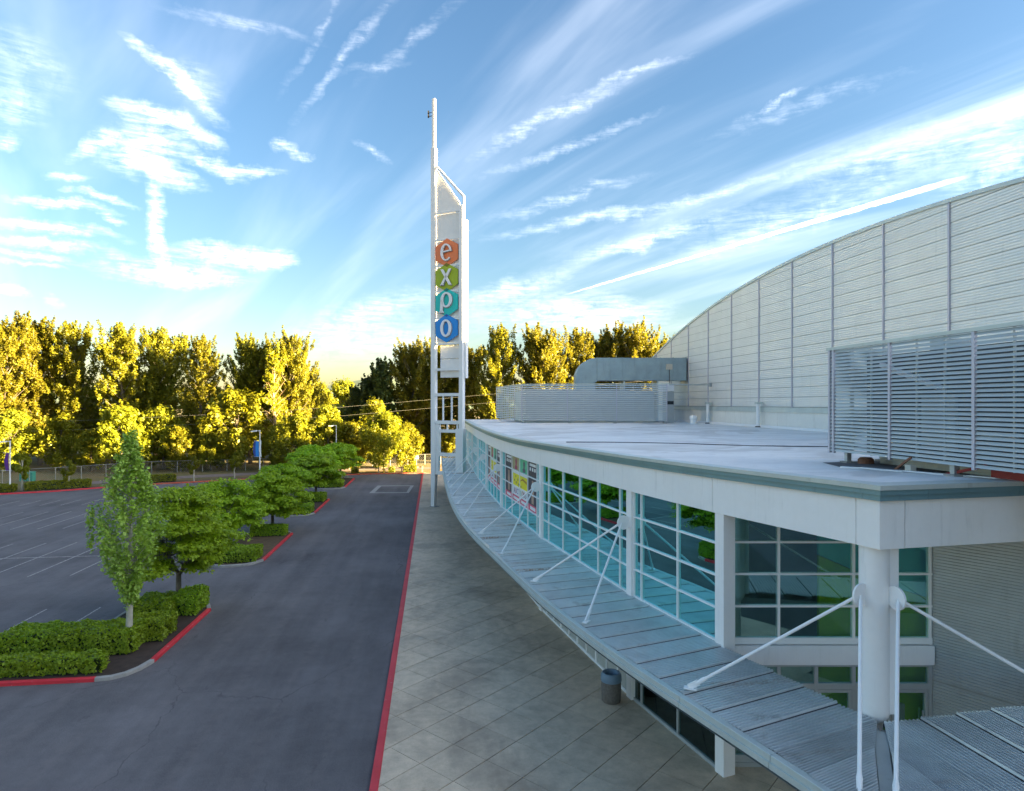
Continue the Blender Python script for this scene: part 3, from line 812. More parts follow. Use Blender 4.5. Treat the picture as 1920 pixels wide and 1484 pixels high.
# what one sees through the glass: floor, far walls, a green stair wall under a teal one
part(MB((18, 40, .1)).prism([(8.7, 17.5), (14.1, 16.9), (27, 16.9), (27, 81), (4.3, 81), (4.3, 55), (4.7, 42), (5.6, 34), (7.1, 24)], .10, .125), 'interior_floor', 'interior_floor')
part(MB((14, 40, 0)).box(13.5, 13.8, 21, 80, .13, 7.6), 'interior_wall', 'interior_dark')
part(MB((12, 21, 0)).box(9.2, 13.5, 21.0, 21.2, .13, 7.6), 'interior_wall', 'interior_dark')
FS_ = (RA - rn * .55, rx, rn)
part(MB(RA).slab(FS_, [(2.85, .13), (6.2, .13), (6.2, 4.75), (4.9, 5.15), (2.85, 6.05)], 0, .12), 'stair_wall', 'interior_green')
part(MB(RA).slab(FS_, [(2.85, 6.07), (4.9, 5.17), (6.2, 4.77), (6.2, 7.6), (2.85, 7.6)], -.02, .10), 'stair_wall', 'interior_teal')
part(MB(RA).fbox(FS_, 5.05, 5.3, .12, .22, 1.1, 1.75), 'interior_wall_box', 'white_plastic')

# corner column with a rounded foot sitting over the canopy
COL = V2(9.56, 12.93)
part(MB(COL).lathe([(.14, 3.56), (.22, 3.60), (.275, 3.68), (.30, 3.80), (.30, ZF + .05)], COL, 28), 'corner_column', 'white_paint', smooth=True)
part(MB(COL).box(COL.x + .20, COL.x + .43, COL.y - .20, COL.y + .05, 3.78, ZF), 'column_flange', 'white_trim')
part(MB(COL).lathe([(.17, .12), (.17, 3.58)], COL, 16), 'column_base', 'white_paint', smooth=True)

# ------------------------------------------------------------------ the canopy: soffit, edge beam, ribbed deck panels
W = 3.05; ZI, ZO = 3.68, 3.62
canopy = MB((6, 40, 3.5))
ts = [12.55 + (81.3 - 12.55) * i / 60 for i in range(61)]
Mit = corner_off(W)
outer = [Mit] + [fpt(t, W)[0] for t in ts]; inner = [C0 + (Mit - C0) * .02] + [fpt(t, .02)[0] for t in ts]
vs = [];
for a, b in zip(inner, outer): vs += [(a.x, a.y, 3.40), (b.x, b.y, 3.36), (a.x, a.y, 3.60), (b.x, b.y, 3.56)]
fc = []
for i in range(len(inner) - 1):
    b = 4 * i; fc += [(b, b + 1, b + 5, b + 4), (b + 2, b + 6, b + 7, b + 3)]
fc += [(4 * (len(inner) - 1) + k for k in (0, 1, 3, 2))]
fc = [tuple(q) for q in fc]
canopy.add(vs, fc)
R0, R1 = C0, C0 + T2 * 17; M1_ = Mit + T2 * 18
canopy.prism([(R0.x + .03, R0.y), (Mit.x + .03, Mit.y), (M1_.x, M1_.y), (R1.x, R1.y)], 3.36, 3.55)
can = part(canopy, 'canopy', 'wall_dark_metal')


def deck_panel(i0, i1, o0_, o1_):
    """one ribbed sheet between inner edge i0-i1 and outer edge o0-o1; ribs run from wall to eave"""
    mb = MB((i0 + o1_) / 2 + Vector((0, 0, ZI))); nr = 9; vs = []; w = max((i1 - i0).length, (o1_ - o0_).length)
    nr = max(2, round(w / .1)); prof = ((.06, 0), (.42, 0), (.56, .052), (.90, .052))
    ks = [0.03] + [(r + a) / nr for r in range(nr) for a, _ in prof]; zs = [0] + [z for r in range(nr) for _, z in prof]
    ks.append(.988); zs.append(0)
    for k, z in zip(ks, zs):
        k = min(max(k, .03), .988)
        a, b = i0.lerp(i1, k), o0_.lerp(o1_, k); lap = .05 * (1 - k); vs += [(a.x, a.y, ZI + z + lap), (b.x, b.y, ZO + z + lap)]
    mb.add(vs, [(2 * i, 2 * i + 1, 2 * i + 3, 2 * i + 2) for i in range(len(ks) - 1)])
    low = [i for i in range(len(ks) - 1) if zs[i] == 0 and zs[i + 1] == 0]
    # the turned-down edge carries a dark sealed joint, the valley faces between ribs are darker
    a, b = i0.lerp(i1, .03), o0_.lerp(o1_, .03); mb.add([(a.x, a.y, ZI + .05), (b.x, b.y, ZO + .05), (b.x, b.y, ZO - .03), (a.x, a.y, ZI - .03)], [(0, 1, 2, 3)])
    o = part(mb, 'deck_panel', 'canopy_deck', can); me = o.data
    me.materials.append(MATS['joint_dark']); me.materials.append(MATS['deck_valley'])
    for i in low: me.polygons[i].material_index = 2
    me.polygons[len(me.polygons) - 1].material_index = 1
    return o


WD = W - .155
Md = corner_off(WD)
t = 12.55
while t < 80.5:
    t2 = t + .93 / math.sqrt(1 + ((fs(t + .1) - fs(t)) / .1) ** 2)
    a, b = fpt(t, .06)[0], fpt(t2, .06)[0]
    deck_panel(a, b, fpt(t, WD)[0], fpt(t2, WD)[0]); t = t2
q = (Md - C0).dot(T1); nb = round(q / .93); gut = .14
oC = fpt(12.55, WD)[0]; gn1 = (Md - C0).normalized(); gp1 = Vector((-gn1.y, gn1.x, 0))
if gp1.dot(N1) < 0: gp1 = -gp1
for k in range(nb):
    f0, f1 = k / nb, (k + 1) / nb
    ia, ib = C0 + (Md - C0) * f0 + gp1 * gut, C0 + (Md - C0) * f1 + gp1 * gut
    oa, ob = oC.lerp(Md + gp1 * gut, f0), oC.lerp(Md + gp1 * gut, f1)
    if k == 0: ia = fpt(12.55, .06)[0]
    deck_panel(ia, ib, oa, ob)
oC2 = C0 + N2 * WD
for k in range(nb):
    f0, f1 = k / nb, (k + 1) / nb
    ia, ib = C0 + (Md - C0) * f0 - gp1 * gut, C0 + (Md - C0) * f1 - gp1 * gut
    oa, ob = oC2.lerp(Md - gp1 * gut, f0), oC2.lerp(Md - gp1 * gut, f1)
    if k == 0: ia = C0 + T2 * .06 + N2 * .06
    deck_panel(ia, ib, oa, ob)
for k in range(17):
    a, b = k * .93 + .01, (k + 1) * .93
    deck_panel(C0 + T2 * a + N2 * .06, C0 + T2 * b + N2 * .06, oC2 + T2 * a, oC2 + T2 * b)
# gutter plate along the mitre, edge beams
gA, gB = C0 + gn1 * .28, Md
mb = MB(gA); mb.hexa([Vector((p.x, p.y, z)) for z in (3.60, 3.668) for p in (gA - gp1 * (gut - .02), gB - gp1 * (gut - .02), gB + gp1 * (gut - .02), gA + gp1 * (gut - .02))]); part(mb, 'gutter', 'galvanised', can)
seams = [12.55, 15.2, 20.0, 25, 30, 35, 40, 45, 50, 55, 60, 65, 70, 75, 80.9]
for a, b in zip(seams, seams[1:]):
    p, _, _ = fpt(a, W); mb = MB(p)
    strip(mb, [a + .006 + (b - a - .012) * i / 6 for i in range(7)], [(W - .235, 3.60), (W - .15, 3.69), (W - .01, 3.69), (W, 3.68), (W, 3.56), (W + .035, 3.55), (W + .035, 3.43), (W - .235, 3.43)])
    part(mb, 'edge_beam', 'trim_light', can)
e0, e1 = fpt(12.55 - .006, W)[0], Mit
mb = MB(e0)
pr = [(-.235, 3.60), (-.15, 3.69), (-.01, 3.69), (0, 3.68), (0, 3.56), (.035, 3.55), (.035, 3.43), (-.235, 3.43)]
vs = [fpt(12.544, W + a)[0] + Vector((0, 0, z)) for a, z in pr] + [corner_off(W + a) + Vector((0, 0, z)) for a, z in pr] + [corner_off(W + a) + T2 * 17 + Vector((0, 0, z)) for a, z in pr]
mb.add(vs, [(r * 8 + k, r * 8 + (k + 1) % 8, r * 8 + 8 + (k + 1) % 8, r * 8 + 8 + k) for r in range(2) for k in range(8)]); part(mb, 'edge_beam', 'trim_light', can)
# sill upstand where the deck meets the glass
mb = MB(C0); strip(mb, [17.3 + (81 - 17.3) * i / 50 for i in range(51)], [(.0, 3.60), (.0, 3.76), (.07, 3.74), (.07, 3.60)]); part(mb, 'sill_flashing', 'trim_light', can)


# tie rods: round plates on the pillars, two rods each down to the canopy edge
def rod(p0, p1, r=.037):
    p0, p1 = Vector(p0), Vector(p1); d = (p1 - p0).normalized(); L = (p1 - p0).length
    o = part(MB(p0).tube(p0 + d * .12, p1 - d * .42, r, r, 10), 'tie_rod', 'white_trim', smooth=True)
    e = MB(p1); e.tube(p1 - d * .50, p1 - d * .34, r * .8, r * 1.5, 10); e.tube(p1 - d * .34, p1 - d * .16, r * 1.5, r * 1.2, 10)
    h = Vector((d.x, d.y, 0)).normalized()
    e.bar(p1 - d * .22, p1 + h * .05 - Vector((0, 0, .02)), .05, .13)
    e.bar(p1 - h * .14 - Vector((0, 0, .04)), p1 + h * .16 - Vector((0, 0, .04)), .16, .03)
    part(e, 'rod_end', 'white_trim', o)
    f = MB(p0); f.tube(p0, p0 + d * .14, r * .6, r * .6, 8); part(f, 'rod_fork', 'white_trim', o)


def disc(c, ax, up=Vector((0, 0, 1)), r=.25):
    mb = MB(c); a = Vector(ax).normalized(); s_ = a.cross(up)
    mb.tube(c - s_ * .022, c + s_ * .022, r, r, 24); mb.bar(c - a * .27 - up * .32, c - a * .27 + up * .32, .16, .05, tuple(a))
    part(mb, 'rod_bracket', 'white_trim', smooth=True)


for t in TP[1:8]:
    da, db = (2.5, -1.95) if t < 23 else (1.8, -2.65)
    p, T, N = fpt(t, .30, 6.32); disc(p, N)
    for dt, ins in ((da, .34), (db, .34)):
        rod(p + N * .08 + T * (-.02 if dt > 0 else .02), fpt(t + dt, W - ins)[0] + Vector((0, 0, 3.80)))
bL = COL + N1 * .40 + Vector((0, 0, 6.36)); disc(bL, N1)
rod(bL + N1 * .08, fpt(15.3, W - .42)[0] + Vector((0, 0, 3.80)))
bR = COL + N2 * .42 + Vector((.16, 0, 6.36)); disc(bR, N2)
rod(bL + N1 * .05 + N2 * .03, Vector((7.16, 10.05, 3.80)))
rod(bR + N2 * .05, Vector((7.62, 9.78, 3.80)))
rod(bR + N2 * .08, C0 + T2 * 4.2 + N2 * (W - .42) + Vector((0, 0, 3.80)))


# ------------------------------------------------------------------ the arched hall behind the lobby
hall = thing('arched_hall', (28, 41, 0), 'huge arched exhibition hall with silver ribbed cladding in tall bays', 'building')
RAD, TOPZ, TC = 136.0, 21.9, 41.0


def arch(t): return TOPZ - (RAD - math.sqrt(RAD ** 2 - (t - TC) ** 2))


BAYW = 5.15; T0 = 31.8; RW, RIB = .78, .156
seam = [T0 + BAYW * k for k in range(-9, 10)]; seam = [s_ for s_ in seam if -16 < s_ < 80.5] + [79.6]
hp = lambda mb, n, m, p=hall, s_=False: part(mb, n, m, p, s_)
vis_n = 0
for a, b in zip(seam, seam[1:]):
    row = 0; z0 = 10.2 if a > 9 else 0.0
    while z0 < max(arch(a), arch(b), arch(min(max(TC, a), b))) - .05:
        zs1 = z0 + RW; sub = 3; mb = MB((28, (a + b) / 2, z0)); vs, fc = [], []
        prof = [(.034, -.02), (.036, .034)]
        for r in range(5):
            zb = z0 + .04 + r * (RW - .04) / 5; hh = (RW - .04) / 5
            prof += [(zb - z0 + hh * .45, .038), (zb - z0 + hh * .58, .006), (zb - z0 + hh * .9, .006), (zb - z0 + hh * .995, .038)] if r < 4 else [(zb - z0 + hh * .45, .038), (zb - z0 + hh * .58, .006), (RW, .006)]
        cols = [a + .02 + (b - a - .04) * i / sub for i in range(sub + 1)]
        for dz, d in prof:
            for c in cols: vs.append((28 - d, c, min(z0 + dz, arch(c) - .01)))
        nC = sub + 1
        for k in range(len(prof) - 1):
            for c in range(sub):
                q = (k * nC + c, k * nC + c + 1, (k + 1) * nC + c + 1, (k + 1) * nC + c)
                if max(vs[q[3]][2] - vs[q[0]][2], vs[q[2]][2] - vs[q[1]][2]) > .002: fc.append(q)
        if fc:
            mb.add(vs, fc)
            if a > 20 or z0 > 10: hp(mb, 'wall_panel', 'wall_silver')
        z0 += RW
for s_ in seam: hp(MB((28, s_, 10)).box(27.90, 28.0, s_ - .06, s_ + .06, 10.0 if s_ > 9 else 0, arch(s_) + .02), 'batten', 'batten')
# base wall, ledge and flashing at the lobby roof
hp(MB((28, 50, 9)).box(27.90, 28.05, 12, 79.6, 8.3, 9.78), 'base_wall', 'base_white')
hp(MB((28, 50, 10)).box(27.80, 28.05, 12, 79.6, 9.783, 10.18), 'ledge', 'trim_light')
hp(MB((28, 50, 8.5)).box(27.55, 27.897, 14, 70, 8.4, 8.66), 'flashing', 'white_plastic')
hp(MB((28.1, 41, 0)).add([(28.035, t_, z_) for t_, z_ in [(-16, 0), (79.6, 0)] + [(79.6 - 95.6 * i / 40, arch(79.6 - 95.6 * i / 40)) for i in range(41)]], [tuple(range(43))]), 'wall_backing', 'wall_dark_metal')
# verge trim and barrel roof, end walls
mb = MB((28, 41, 20)); vs, fc = [], []
for i in range(61):
    t_ = -16 + 95.7 * i / 60; z_ = arch(t_)
    vs += [(27.86, t_, z_ - .12), (27.86, t_, z_ + .10), (28.3, t_, z_ + .10), (28.3, t_, z_ - .12)]
for i in range(60):
    for k in range(4): fc.append((4 * i + k, 4 * i + (k + 1) % 4, 4 * i + 4 + (k + 1) % 4, 4 * i + 4 + k))
mb.add(vs, fc); hp(mb, 'verge_trim', 'trim_light')
mb = MB((60, 41, 20)); vs, fc = [], []
for i in range(61):
    t_ = -16 + 95.6 * i / 60; vs += [(28.3, t_, arch(t_) + .09), (49, t_, arch(t_) + .09)]
for i in range(60): fc.append((2 * i, 2 * i + 1, 2 * i + 3, 2 * i + 2))
mb.add(vs, fc); hp(mb, 'barrel_roof', 'wall_silver', s_=True)
hp(MB((60, 79, 0)).box(28.06, 49, 79.5, 79.6, 0, arch(79.6) + .05), 'end_wall', 'wall_silver')
hp(MB((60, -16, 0)).box(28.06, 49, -16, -15.9, 0, arch(-16) + .05), 'end_wall', 'wall_silver')

hall2 = thing('shade_hall', (60, -55, 0), 'plain flat-roofed hall out of view, added to shade the foreground', 'building')  # unseen block added to cast shade over the foreground
part(MB((60, -55, 0)).box(30, 98, -95, -18, 0, 20), 'wall', 'wall_silver', hall2)
part(MB((60, -55, 0)).box(29.6, 98.4, -95.4, -17.6, 20.005, 20.5), 'roof', 'trim_light', hall2)

# ------------------------------------------------------------------ equipment on the lobby roof
def louvre(name, label, runs, z0, z1, pitch, slat, single, post_at, legs):
    """louvred screen: runs of (A, B) seen from the drive side; slats between posts"""
    root = thing(name, (runs[0][0].x, runs[0][0].y, z0), label, 'roof screen', 'louvred screens on the roof')
    for (A, B), posts in zip(runs, post_at):
        ex = (B - A).normalized(); L = (B - A).length; en = Vector((ex.y, -ex.x, 0)); F = (V2(A.x, A.y), ex, en)
        xs = [L * k for k in posts]
        for x in xs: part(MB(A).fbox(F, x - .04, x + .04, -.03, .045, z0 - .04, z1), 'post', 'screen_post', root)
        part(MB(A).fbox(F, -.04, L + .04, -.05, .06, z1 + .002, z1 + .09), 'top_rail', 'trim_light', root)
        for a, b in zip(xs, xs[1:]):
            n = int((z1 - z0) / pitch); joined = MB(A); shared = None
            for k in range(n):
                z = z0 + (k + .5) * (z1 - z0) / n
                def shape(mb, z=z, a=a, b=b): 
                    O, e1, e2 = F; h = slat / 2
                    c = []
                    for x in (a + .045, b - .045):
                        for d, dz in ((.028, -h), (.036, -h), (-.012, h), (-.020, h)): c.append(O + e1 * x + e2 * d + Vector((0, 0, z + dz)))
                    mb.add(c, [(0, 1, 5, 4), (1, 2, 6, 5), (2, 3, 7, 6), (3, 0, 4, 7), (3, 2, 1, 0), (4, 5, 6, 7)])
                if single:
                    if shared is None:
                        mb = MB(O_ := F[0] + Vector((0, 0, z))); shape(mb); o = part(mb, 'slat', 'silver_screen', root); shared = o.data; base = o.location.copy(); zb = z
                    else:
                        o = link('slat', shared, None, root, base + Vector((0, 0, z - zb)))
                else: shape(joined)
            if not single:
                o = part(joined, 'slat_panel', 'silver_screen', root); o['kind'] = 'stuff'
            # backing ribs hold the slats between the posts
            for m_ in (1 / 3, 2 / 3):
                x = a + (b - a) * m_; part(MB(A).fbox(F, x - .02, x + .02, -.07, -.025, z0, z1), 'backing_rib', 'galvanised', root)
    for x, y, zb in legs: 
        part(MB((x, y, zb)).box(x - .07, x + .07, y - .07, y + .07, zb, z0 + .06), 'leg', 'galvanised', root)
        part(MB((x, y, zb)).box(x - .16, x + .16, y - .16, y + .16, zb, zb + .05), 'foot_plate', 'concrete', root)
    return root


# near screen: along the drive side, with a short return at its far end
louvre('equipment_screen', 'large louvred screen standing on short legs near the roof corner, dark gaps between its slats',
       [(V2(12.25, 18.65), V2(12.25, 6.0)), (V2(14.3, 18.67), V2(12.3, 18.67))], 9.02, 12.14, .105, .072, True,
       [(.006, .022, .215, .43, .66, .996), (.02, .98)], [(12.45, 18.0, zr(18) - .03), (12.45, 14.0, zr(14) - .03), (13.9, 18.4, zr(18) - .03)])
u = thing('rooftop_unit', (14.6, 14.5, 8.75), 'grey rooftop air unit coloured dark for shade, hidden behind the near louvred screen', 'air unit')
part(MB((14.6, 14.5, 8.75)).box(13.0, 16.2, 6.5, 17.9, 8.95, 11.9), 'casing', 'unit_shade', u)  # casing made large and dark to stand in for shade between the slats
part(MB((14.6, 14.5, 8.75)).box(12.9, 12.997, 14.5, 15.6, 9.3, 10.7), 'access_panel', 'unit_grey', u)
part(MB((14.6, 14.5, 8.75)).tube((14.7, 16.6, 11.9), (14.7, 16.6, 12.3), .55, .55, 20), 'fan_housing', 'unit_grey', u, smooth=True)
part(MB((14.6, 14.5, 8.75)).bar((12.75, 16.9, 11.6), (12.75, 14.8, 10.9), .2, .1), 'duct_arm', 'white_plastic', u)
part(MB((14.6, 14.5, 8.75)).bar((12.75, 12.5, 9.8), (12.75, 16.5, 9.4), .2, .1), 'pipe_run', 'galvanised', u)
part(MB((14.6, 14.5, 8.75)).box(13.2, 16, 7, 17.6, 8.70, 8.949), 'curb', 'galvanised', u)
# far screen: two faces with a corner towards the camera
louvre('equipment_screen', 'far louvred screen box on the roof below the curved duct, fine slats and pale posts',
       [(V2(7.7, 78.6), V2(9.1, 65.9)), (V2(9.1, 65.9), V2(23.6, 62.2))], 8.72, 12.45, .205, .125, False,
       [(0, .25, .5, .75, 1), (0, .315, .65, .985)], [(9.3, 66.2, 8.46), (14, 65.2, 8.46), (18.5, 64.1, 8.46), (23.4, 62.9, 8.46), (8.0, 77, 8.46)])
o = part(MB((16, 70, 8.5)).box(10.5, 22, 67.5, 74, 8.47, 11.6), 'x', 'unit_grey', None) if False else None
u = thing('rooftop_unit', (16, 70, 8.47), 'grey box of the air unit showing through the far screen slats', 'air unit')
part(MB((16, 70, 8.47)).box(9.6, 23.5, 66.4, 75, 8.6, 11.9), 'casing', 'unit_grey', u)
part(MB((16, 70, 8.47)).box(9.5, 23.6, 66.3, 75.1, 8.47, 8.597), 'curb', 'trim_light', u)
u = thing('equipment_cabinet', (24.0, 63.5, 8.47), 'tall grey cabinet at the right end of the far roof screen', 'cabinet')
part(MB((24, 63.5, 8.47)).box(23.65, 24.5, 63.2, 64.2, 8.5, 11.75), 'casing', 'unit_grey', u)
part(MB((24, 63.5, 8.47)).box(23.7, 24.45, 63.17, 63.197, 10.4, 10.75), 'vent', 'dark_void', u)
part(MB((24, 63.5, 8.47)).box(23.2, 24.4, 62.9, 64.3, 11.8, 12.5), 'hood', 'white_plastic', u)

# the big duct with a rounded end, running into the hall wall
DA, DB = V2(16.6, 70.45), V2(27.85, 69.15); dx = (DB - DA).normalized(); dn = Vector((dx.y, -dx.x, 0)); DL = (DB - DA).length
FD = (DA, dx, dn)
duct = thing('roof_duct', (DA.x, DA.y, 13), 'large blue-grey sheet metal duct with rounded end, running into the hall wall', 'duct')
n = 7
for k in range(n):
    a, b = 1.45 + (DL - 1.45) * k / n, 1.45 + (DL - 1.45) * (k + 1) / n
    mb = MB(DA); mb.fbox(FD, a + .02, b - .02, -1.3, 1.3, 13.05, 15.55); mb.fbox(FD, b - .018, b + .018, -1.34, 1.34, 13.0, 15.6)
    part(mb, 'duct_section', 'duct_metal', duct)
prof = [(1.44, 15.55)] + [(1.44 - 2.3 * math.sin(R(a)), 13.25 + 2.3 * math.cos(R(a))) for a in range(10, 91, 10)] + [(-.86, 12.4), (1.44, 12.9)]
part(MB(DA).slab(FD, prof, -1.3, 1.3), 'elbow', 'duct_metal', duct)
part(MB(DA).slab(FD, [(-.80, 8.5), (1.3, 8.5), (1.3, 12.86), (-.80, 12.45)], -1.2, 1.2), 'riser', 'duct_metal', duct)
for a in (4.5, 8.2): part(MB(DA).fbox(FD, a - .08, a + .08, -1.2, 1.2, 8.5, 13.0), 'support_frame', 'galvanised', duct)
jb = thing('junction_box', (25.9, 67.9, 14), 'small beige box with a conduit on the face of the curved duct', 'box')
Fj = (DA + dn * 1.3, dx, dn)
part(MB(DA).fbox(Fj, 9.1, 9.75, .02, .2, 14.25, 14.85), 'casing', 'beige_box', jb)
part(MB(DA).path([DA + dx * 9.45 + dn * 1.42 + Vector((0, 0, z)) for z in (14.25, 13.9, 12.6)], .03), 'conduit', 'cable_black', jb)
# horizontal pipe brace from far screen to the hall
pb = thing('brace_pipe', (23.6, 62.2, 12.4), 'level grey pipe bracing the far roof screen to the hall wall', 'pipe')
part(MB((23.6, 62.2, 12.4)).tube((23.6, 62.2, 12.4), (27.8, 62.0, 12.4), .07, .07, 10), 'tube', 'galvanised', pb, smooth=True)
part(MB((23.6, 62.2, 12.4)).box(27.72, 27.89, 61.8, 62.2, 12.2, 12.6), 'flange', 'unit_grey', pb)
# downpipes standing before the hall wall
for y, lb in ((61.7, 'white downpipe at the hall wall beside the white roof vent'), (51.6, 'white downpipe at the hall wall midway to the near screen')):
    d = thing('downpipe', (27.45, y, 8.47), lb, 'downpipe', 'downpipes along the hall wall')
    part(MB((27.45, y, 8.47)).tube((27.45, y, 8.5), (27.45, y, 10.45), .16, .16, 12), 'pipe', 'white_plastic', d, smooth=True)
    part(MB((27.45, y, 8.47)).box(27.25, 27.8, y - .22, y + .22, 10.45, 10.62), 'hopper', 'trim_light', d)
    part(MB((27.45, y, 8.47)).lathe([(.26, 8.47), (.26, 8.52), (.18, 8.58)], (27.45, y, 0), 12), 'boot', 'dark_rubber', d)
v = thing('roof_vent', (25.3, 60.2, 8.47), 'short white round roof vent beside the downpipe', 'vent')
part(MB((25.3, 60.2, 8.47)).lathe([(.42, 8.47), (.42, 8.56), (.30, 8.6), (.30, 8.95), (.36, 8.97), (.36, 9.22), (.30, 9.3), (.05, 9.34)], (25.3, 60.2, 0), 20), 'cowl', 'white_plastic', v, smooth=True)
part(MB((25.3, 60.2, 8.47)).box(24.75, 25.85, 59.65, 60.75, 8.46, 8.50), 'flashing', 'trim_light', v)
pts = [(6.6, 31.5), (8.4, 31.3), (10.1, 30.7), (11.6, 29.6), (12.8, 28.2), (14.2, 27.1), (15.4, 26.4), (16.9, 25.8), (20, 25.3)]
tag(MB((12, 28, 8.5)).path([(x, y, zr(y) - .03 + .018 + .006 * math.sin(x * 3)) for x, y in pts], .022, 6).build('roof_cable', 'cable_black'), 'thin dark cable snaking across the pale roof', 'cable')
# dark patch of roof around the near unit, its torn flashing edge, a red strut and an orange-brown prop
pr = [(11.25, 16.6), (11.7, 18.1), (16.6, 19.2), (17.5, 13.45), (13.0, 13.1)]
mb = MB((13, 15, 8.75)); mb.add([(x, y, zr(y) - .022) for x, y in pr], [tuple(range(5))])
structure(mb.build('dark_roof_patch', 'roof_dark'))
pts = [(11.25, 16.55), (11.5, 16.1), (11.75, 15.6), (12.0, 15.1), (12.3, 14.5), (12.65, 13.8), (12.98, 13.1)]
mb = MB((12, 15, 8.75))
for i, ((a, b), (c, d)) in enumerate(zip(pts, pts[1:])): mb.bar((a, b, zr(b) - .012 + .012 * (i % 2)), (c, d, zr(d) - .010), .13 + .04 * (i % 3), .03)
tag(mb.build('flashing_strip', 'white_plastic'), 'torn white flashing strip lying beside the dark roof patch', 'flashing')
rs = thing('red_strut', (12.7, 13.6, 8.75), 'red steel strut on the dark roof patch under the near screen', 'strut')
mb = MB((12.7, 13.6, 8.75)); mb.bar((12.35, 14.2, 8.76), (12.75, 13.4, 9.06), .07, .07); part(mb, 'arm', 'red_steel', rs)
mb = MB((12.7, 13.6, 8.75)); mb.box(12.8, 15.0, 9.5, 13.35, 8.79, 8.98); part(mb, 'base_beam', 'red_steel', rs)
rp = thing('prop', (12.2, 15.3, 8.75), 'small rusty prop leaning at the foot of the near screen', 'prop')
part(MB((12.2, 15.3, 8.75)).bar((12.08, 15.55, 8.74), (12.16, 15.05, 9.12), .05, .05), 'arm', 'rust_steel', rp)
part(MB((12.2, 15.3, 8.75)).box(12.1, 12.26, 15.0, 15.2, 8.73, 8.92), 'foot', 'beige_box', rp)
lr = thing('drain_cap', (12.75, 17.6, 8.7), 'low round drain cap on the roof by the screen leg', 'drain cap')
part(MB((12.75, 17.6, 8.7)).lathe([(.22, zr(17.6) - .03), (.22, 8.84), (.16, 8.9)], (12.75, 17.6, 0), 14), 'cap', 'rust_steel', lr)

# ------------------------------------------------------------------ the sign tower
TO = V2(-.10, 65.1); te = Vector((.8383, -.5452, 0)); tn = Vector((-.5452, -.8383, 0)); FTW = (TO, te, tn)
tower = thing('sign_tower', (TO.x, TO.y, 0), 'tall white steel sign tower with four stacked coloured hexagons reading expo', 'sign tower')
tp = lambda mb, n, m, s_=False, p=tower: part(mb, n, m, p, s_)
TWD = 3.62
tp(MB(TO).slab(FTW, [(-.05, .12), (.32, .12), (.52, 6.3), (.40, 9.0), (.40, 36.2), (-.06, 36.2), (-.06, 6)], -.25, .25), 'mast', 'tower_white')
tp(MB(TO).fbox(FTW, .0, .30, -.15, .15, 36.2, 41.2), 'spire', 'tower_white')
tp(MB(TO).fbox(FTW, -.25, .0, -.45, -.25, 20.8, 36.2), 'rear_mast', 'tower_white')
tp(MB(TO).fbox(FTW, -.14, .60, -.35, .35, .10, .16), 'base_plate', 'concrete')
tp(MB(TO).fbox(FTW, 3.22, 3.62, -.25, .25, 8, 30.0), 'right_post', 'tower_white')
tp(MB(TO).fbox(FTW, 2.86, 3.70, -.3, .3, .12, 8.0), 'right_foot', 'tower_white')
tp(MB(TO).fbox(FTW, 3.623, 3.86, -.45, -.05, 13, 28.6), 'rear_post', 'tower_white')
tp(MB(TO).slab(FTW, [(.42, 5.4), (.86, 5.4), (.86, 8.4), (.42, 8.4)], -.18, .18), 'gusset_plate', 'tower_white')
tp(MB(TO).slab(FTW, [(.42, 3.4), (.72, 3.4), (.86, 5.35), (.50, 5.35)], -.18, .18), 'gusset_plate', 'tower_white')
for z, h in ((29.55, .16), (26.85, .16), (24.25, .16), (21.7, .16), (19.05, .16), (16.45, .20), (13.9, .24), (11.38, .30), (8.62, .34), (7.75, .30), (5.4, .34), (3.55, .34)):
    tp(MB(TO).fbox(FTW, .35, 3.3, -.12, .16, z - h / 2, z + h / 2), 'cross_bar', 'tower_white')
for x in (1.25, 2.25, 3.1): tp(MB(TO).fbox(FTW, x - .06, x + .06, -.08, .08, 8.8, 11.23), 'upright', 'tower_white')
for x in (.62, 1.75, 2.9): tp(MB(TO).fbox(FTW, x - .06, x + .06, -.08, .08, 7.9, 8.45), 'upright', 'tower_white')


def fp(a, z, d=0.0): return TO + te * a + tn * d + Vector((0, 0, z))


tp(MB(TO).bar(fp(.35, 34.5, .1), fp(3.62, 30.9, .1), .12, .2), 'top_rail', 'tower_white')
tp(MB(TO).bar(fp(.42, 34.1, .1), fp(3.25, 30.2, .1), .10, .13), 'inner_rail', 'tower_white')
tp(MB(TO).bar(fp(3.68, 30.95, .1), fp(3.68, 28.7, .1), .14, .16, tuple(te)), 'drop_rail', 'tower_white')
tp(MB(TO).bar(fp(.42, 34.0, .1), fp(.42, 35.0, .1), .14, .16, tuple(te)), 'rail_stub', 'tower_white')
tp(MB(TO).slab(FTW, [(.45, 29.65), (3.2, 29.65), (3.2, 30.2), (.45, 33.95)], -.10, -.04), 'panel', 'sign_panel')
for z0, z1 in ((26.98, 29.42), (24.37, 26.73), (21.82, 24.13), (19.17, 21.58), (16.6, 18.92)):
    tp(MB(TO).fbox(FTW, .45, 3.18, -.14, -.06, z0, z1), 'panel', 'sign_panel')
for z0, z1 in ((15.0, 16.3), (13.1, 14.96)): tp(MB(TO).fbox(FTW, .75, 3.05, -.34, -.27, z0, z1), 'panel', 'sign_panel')
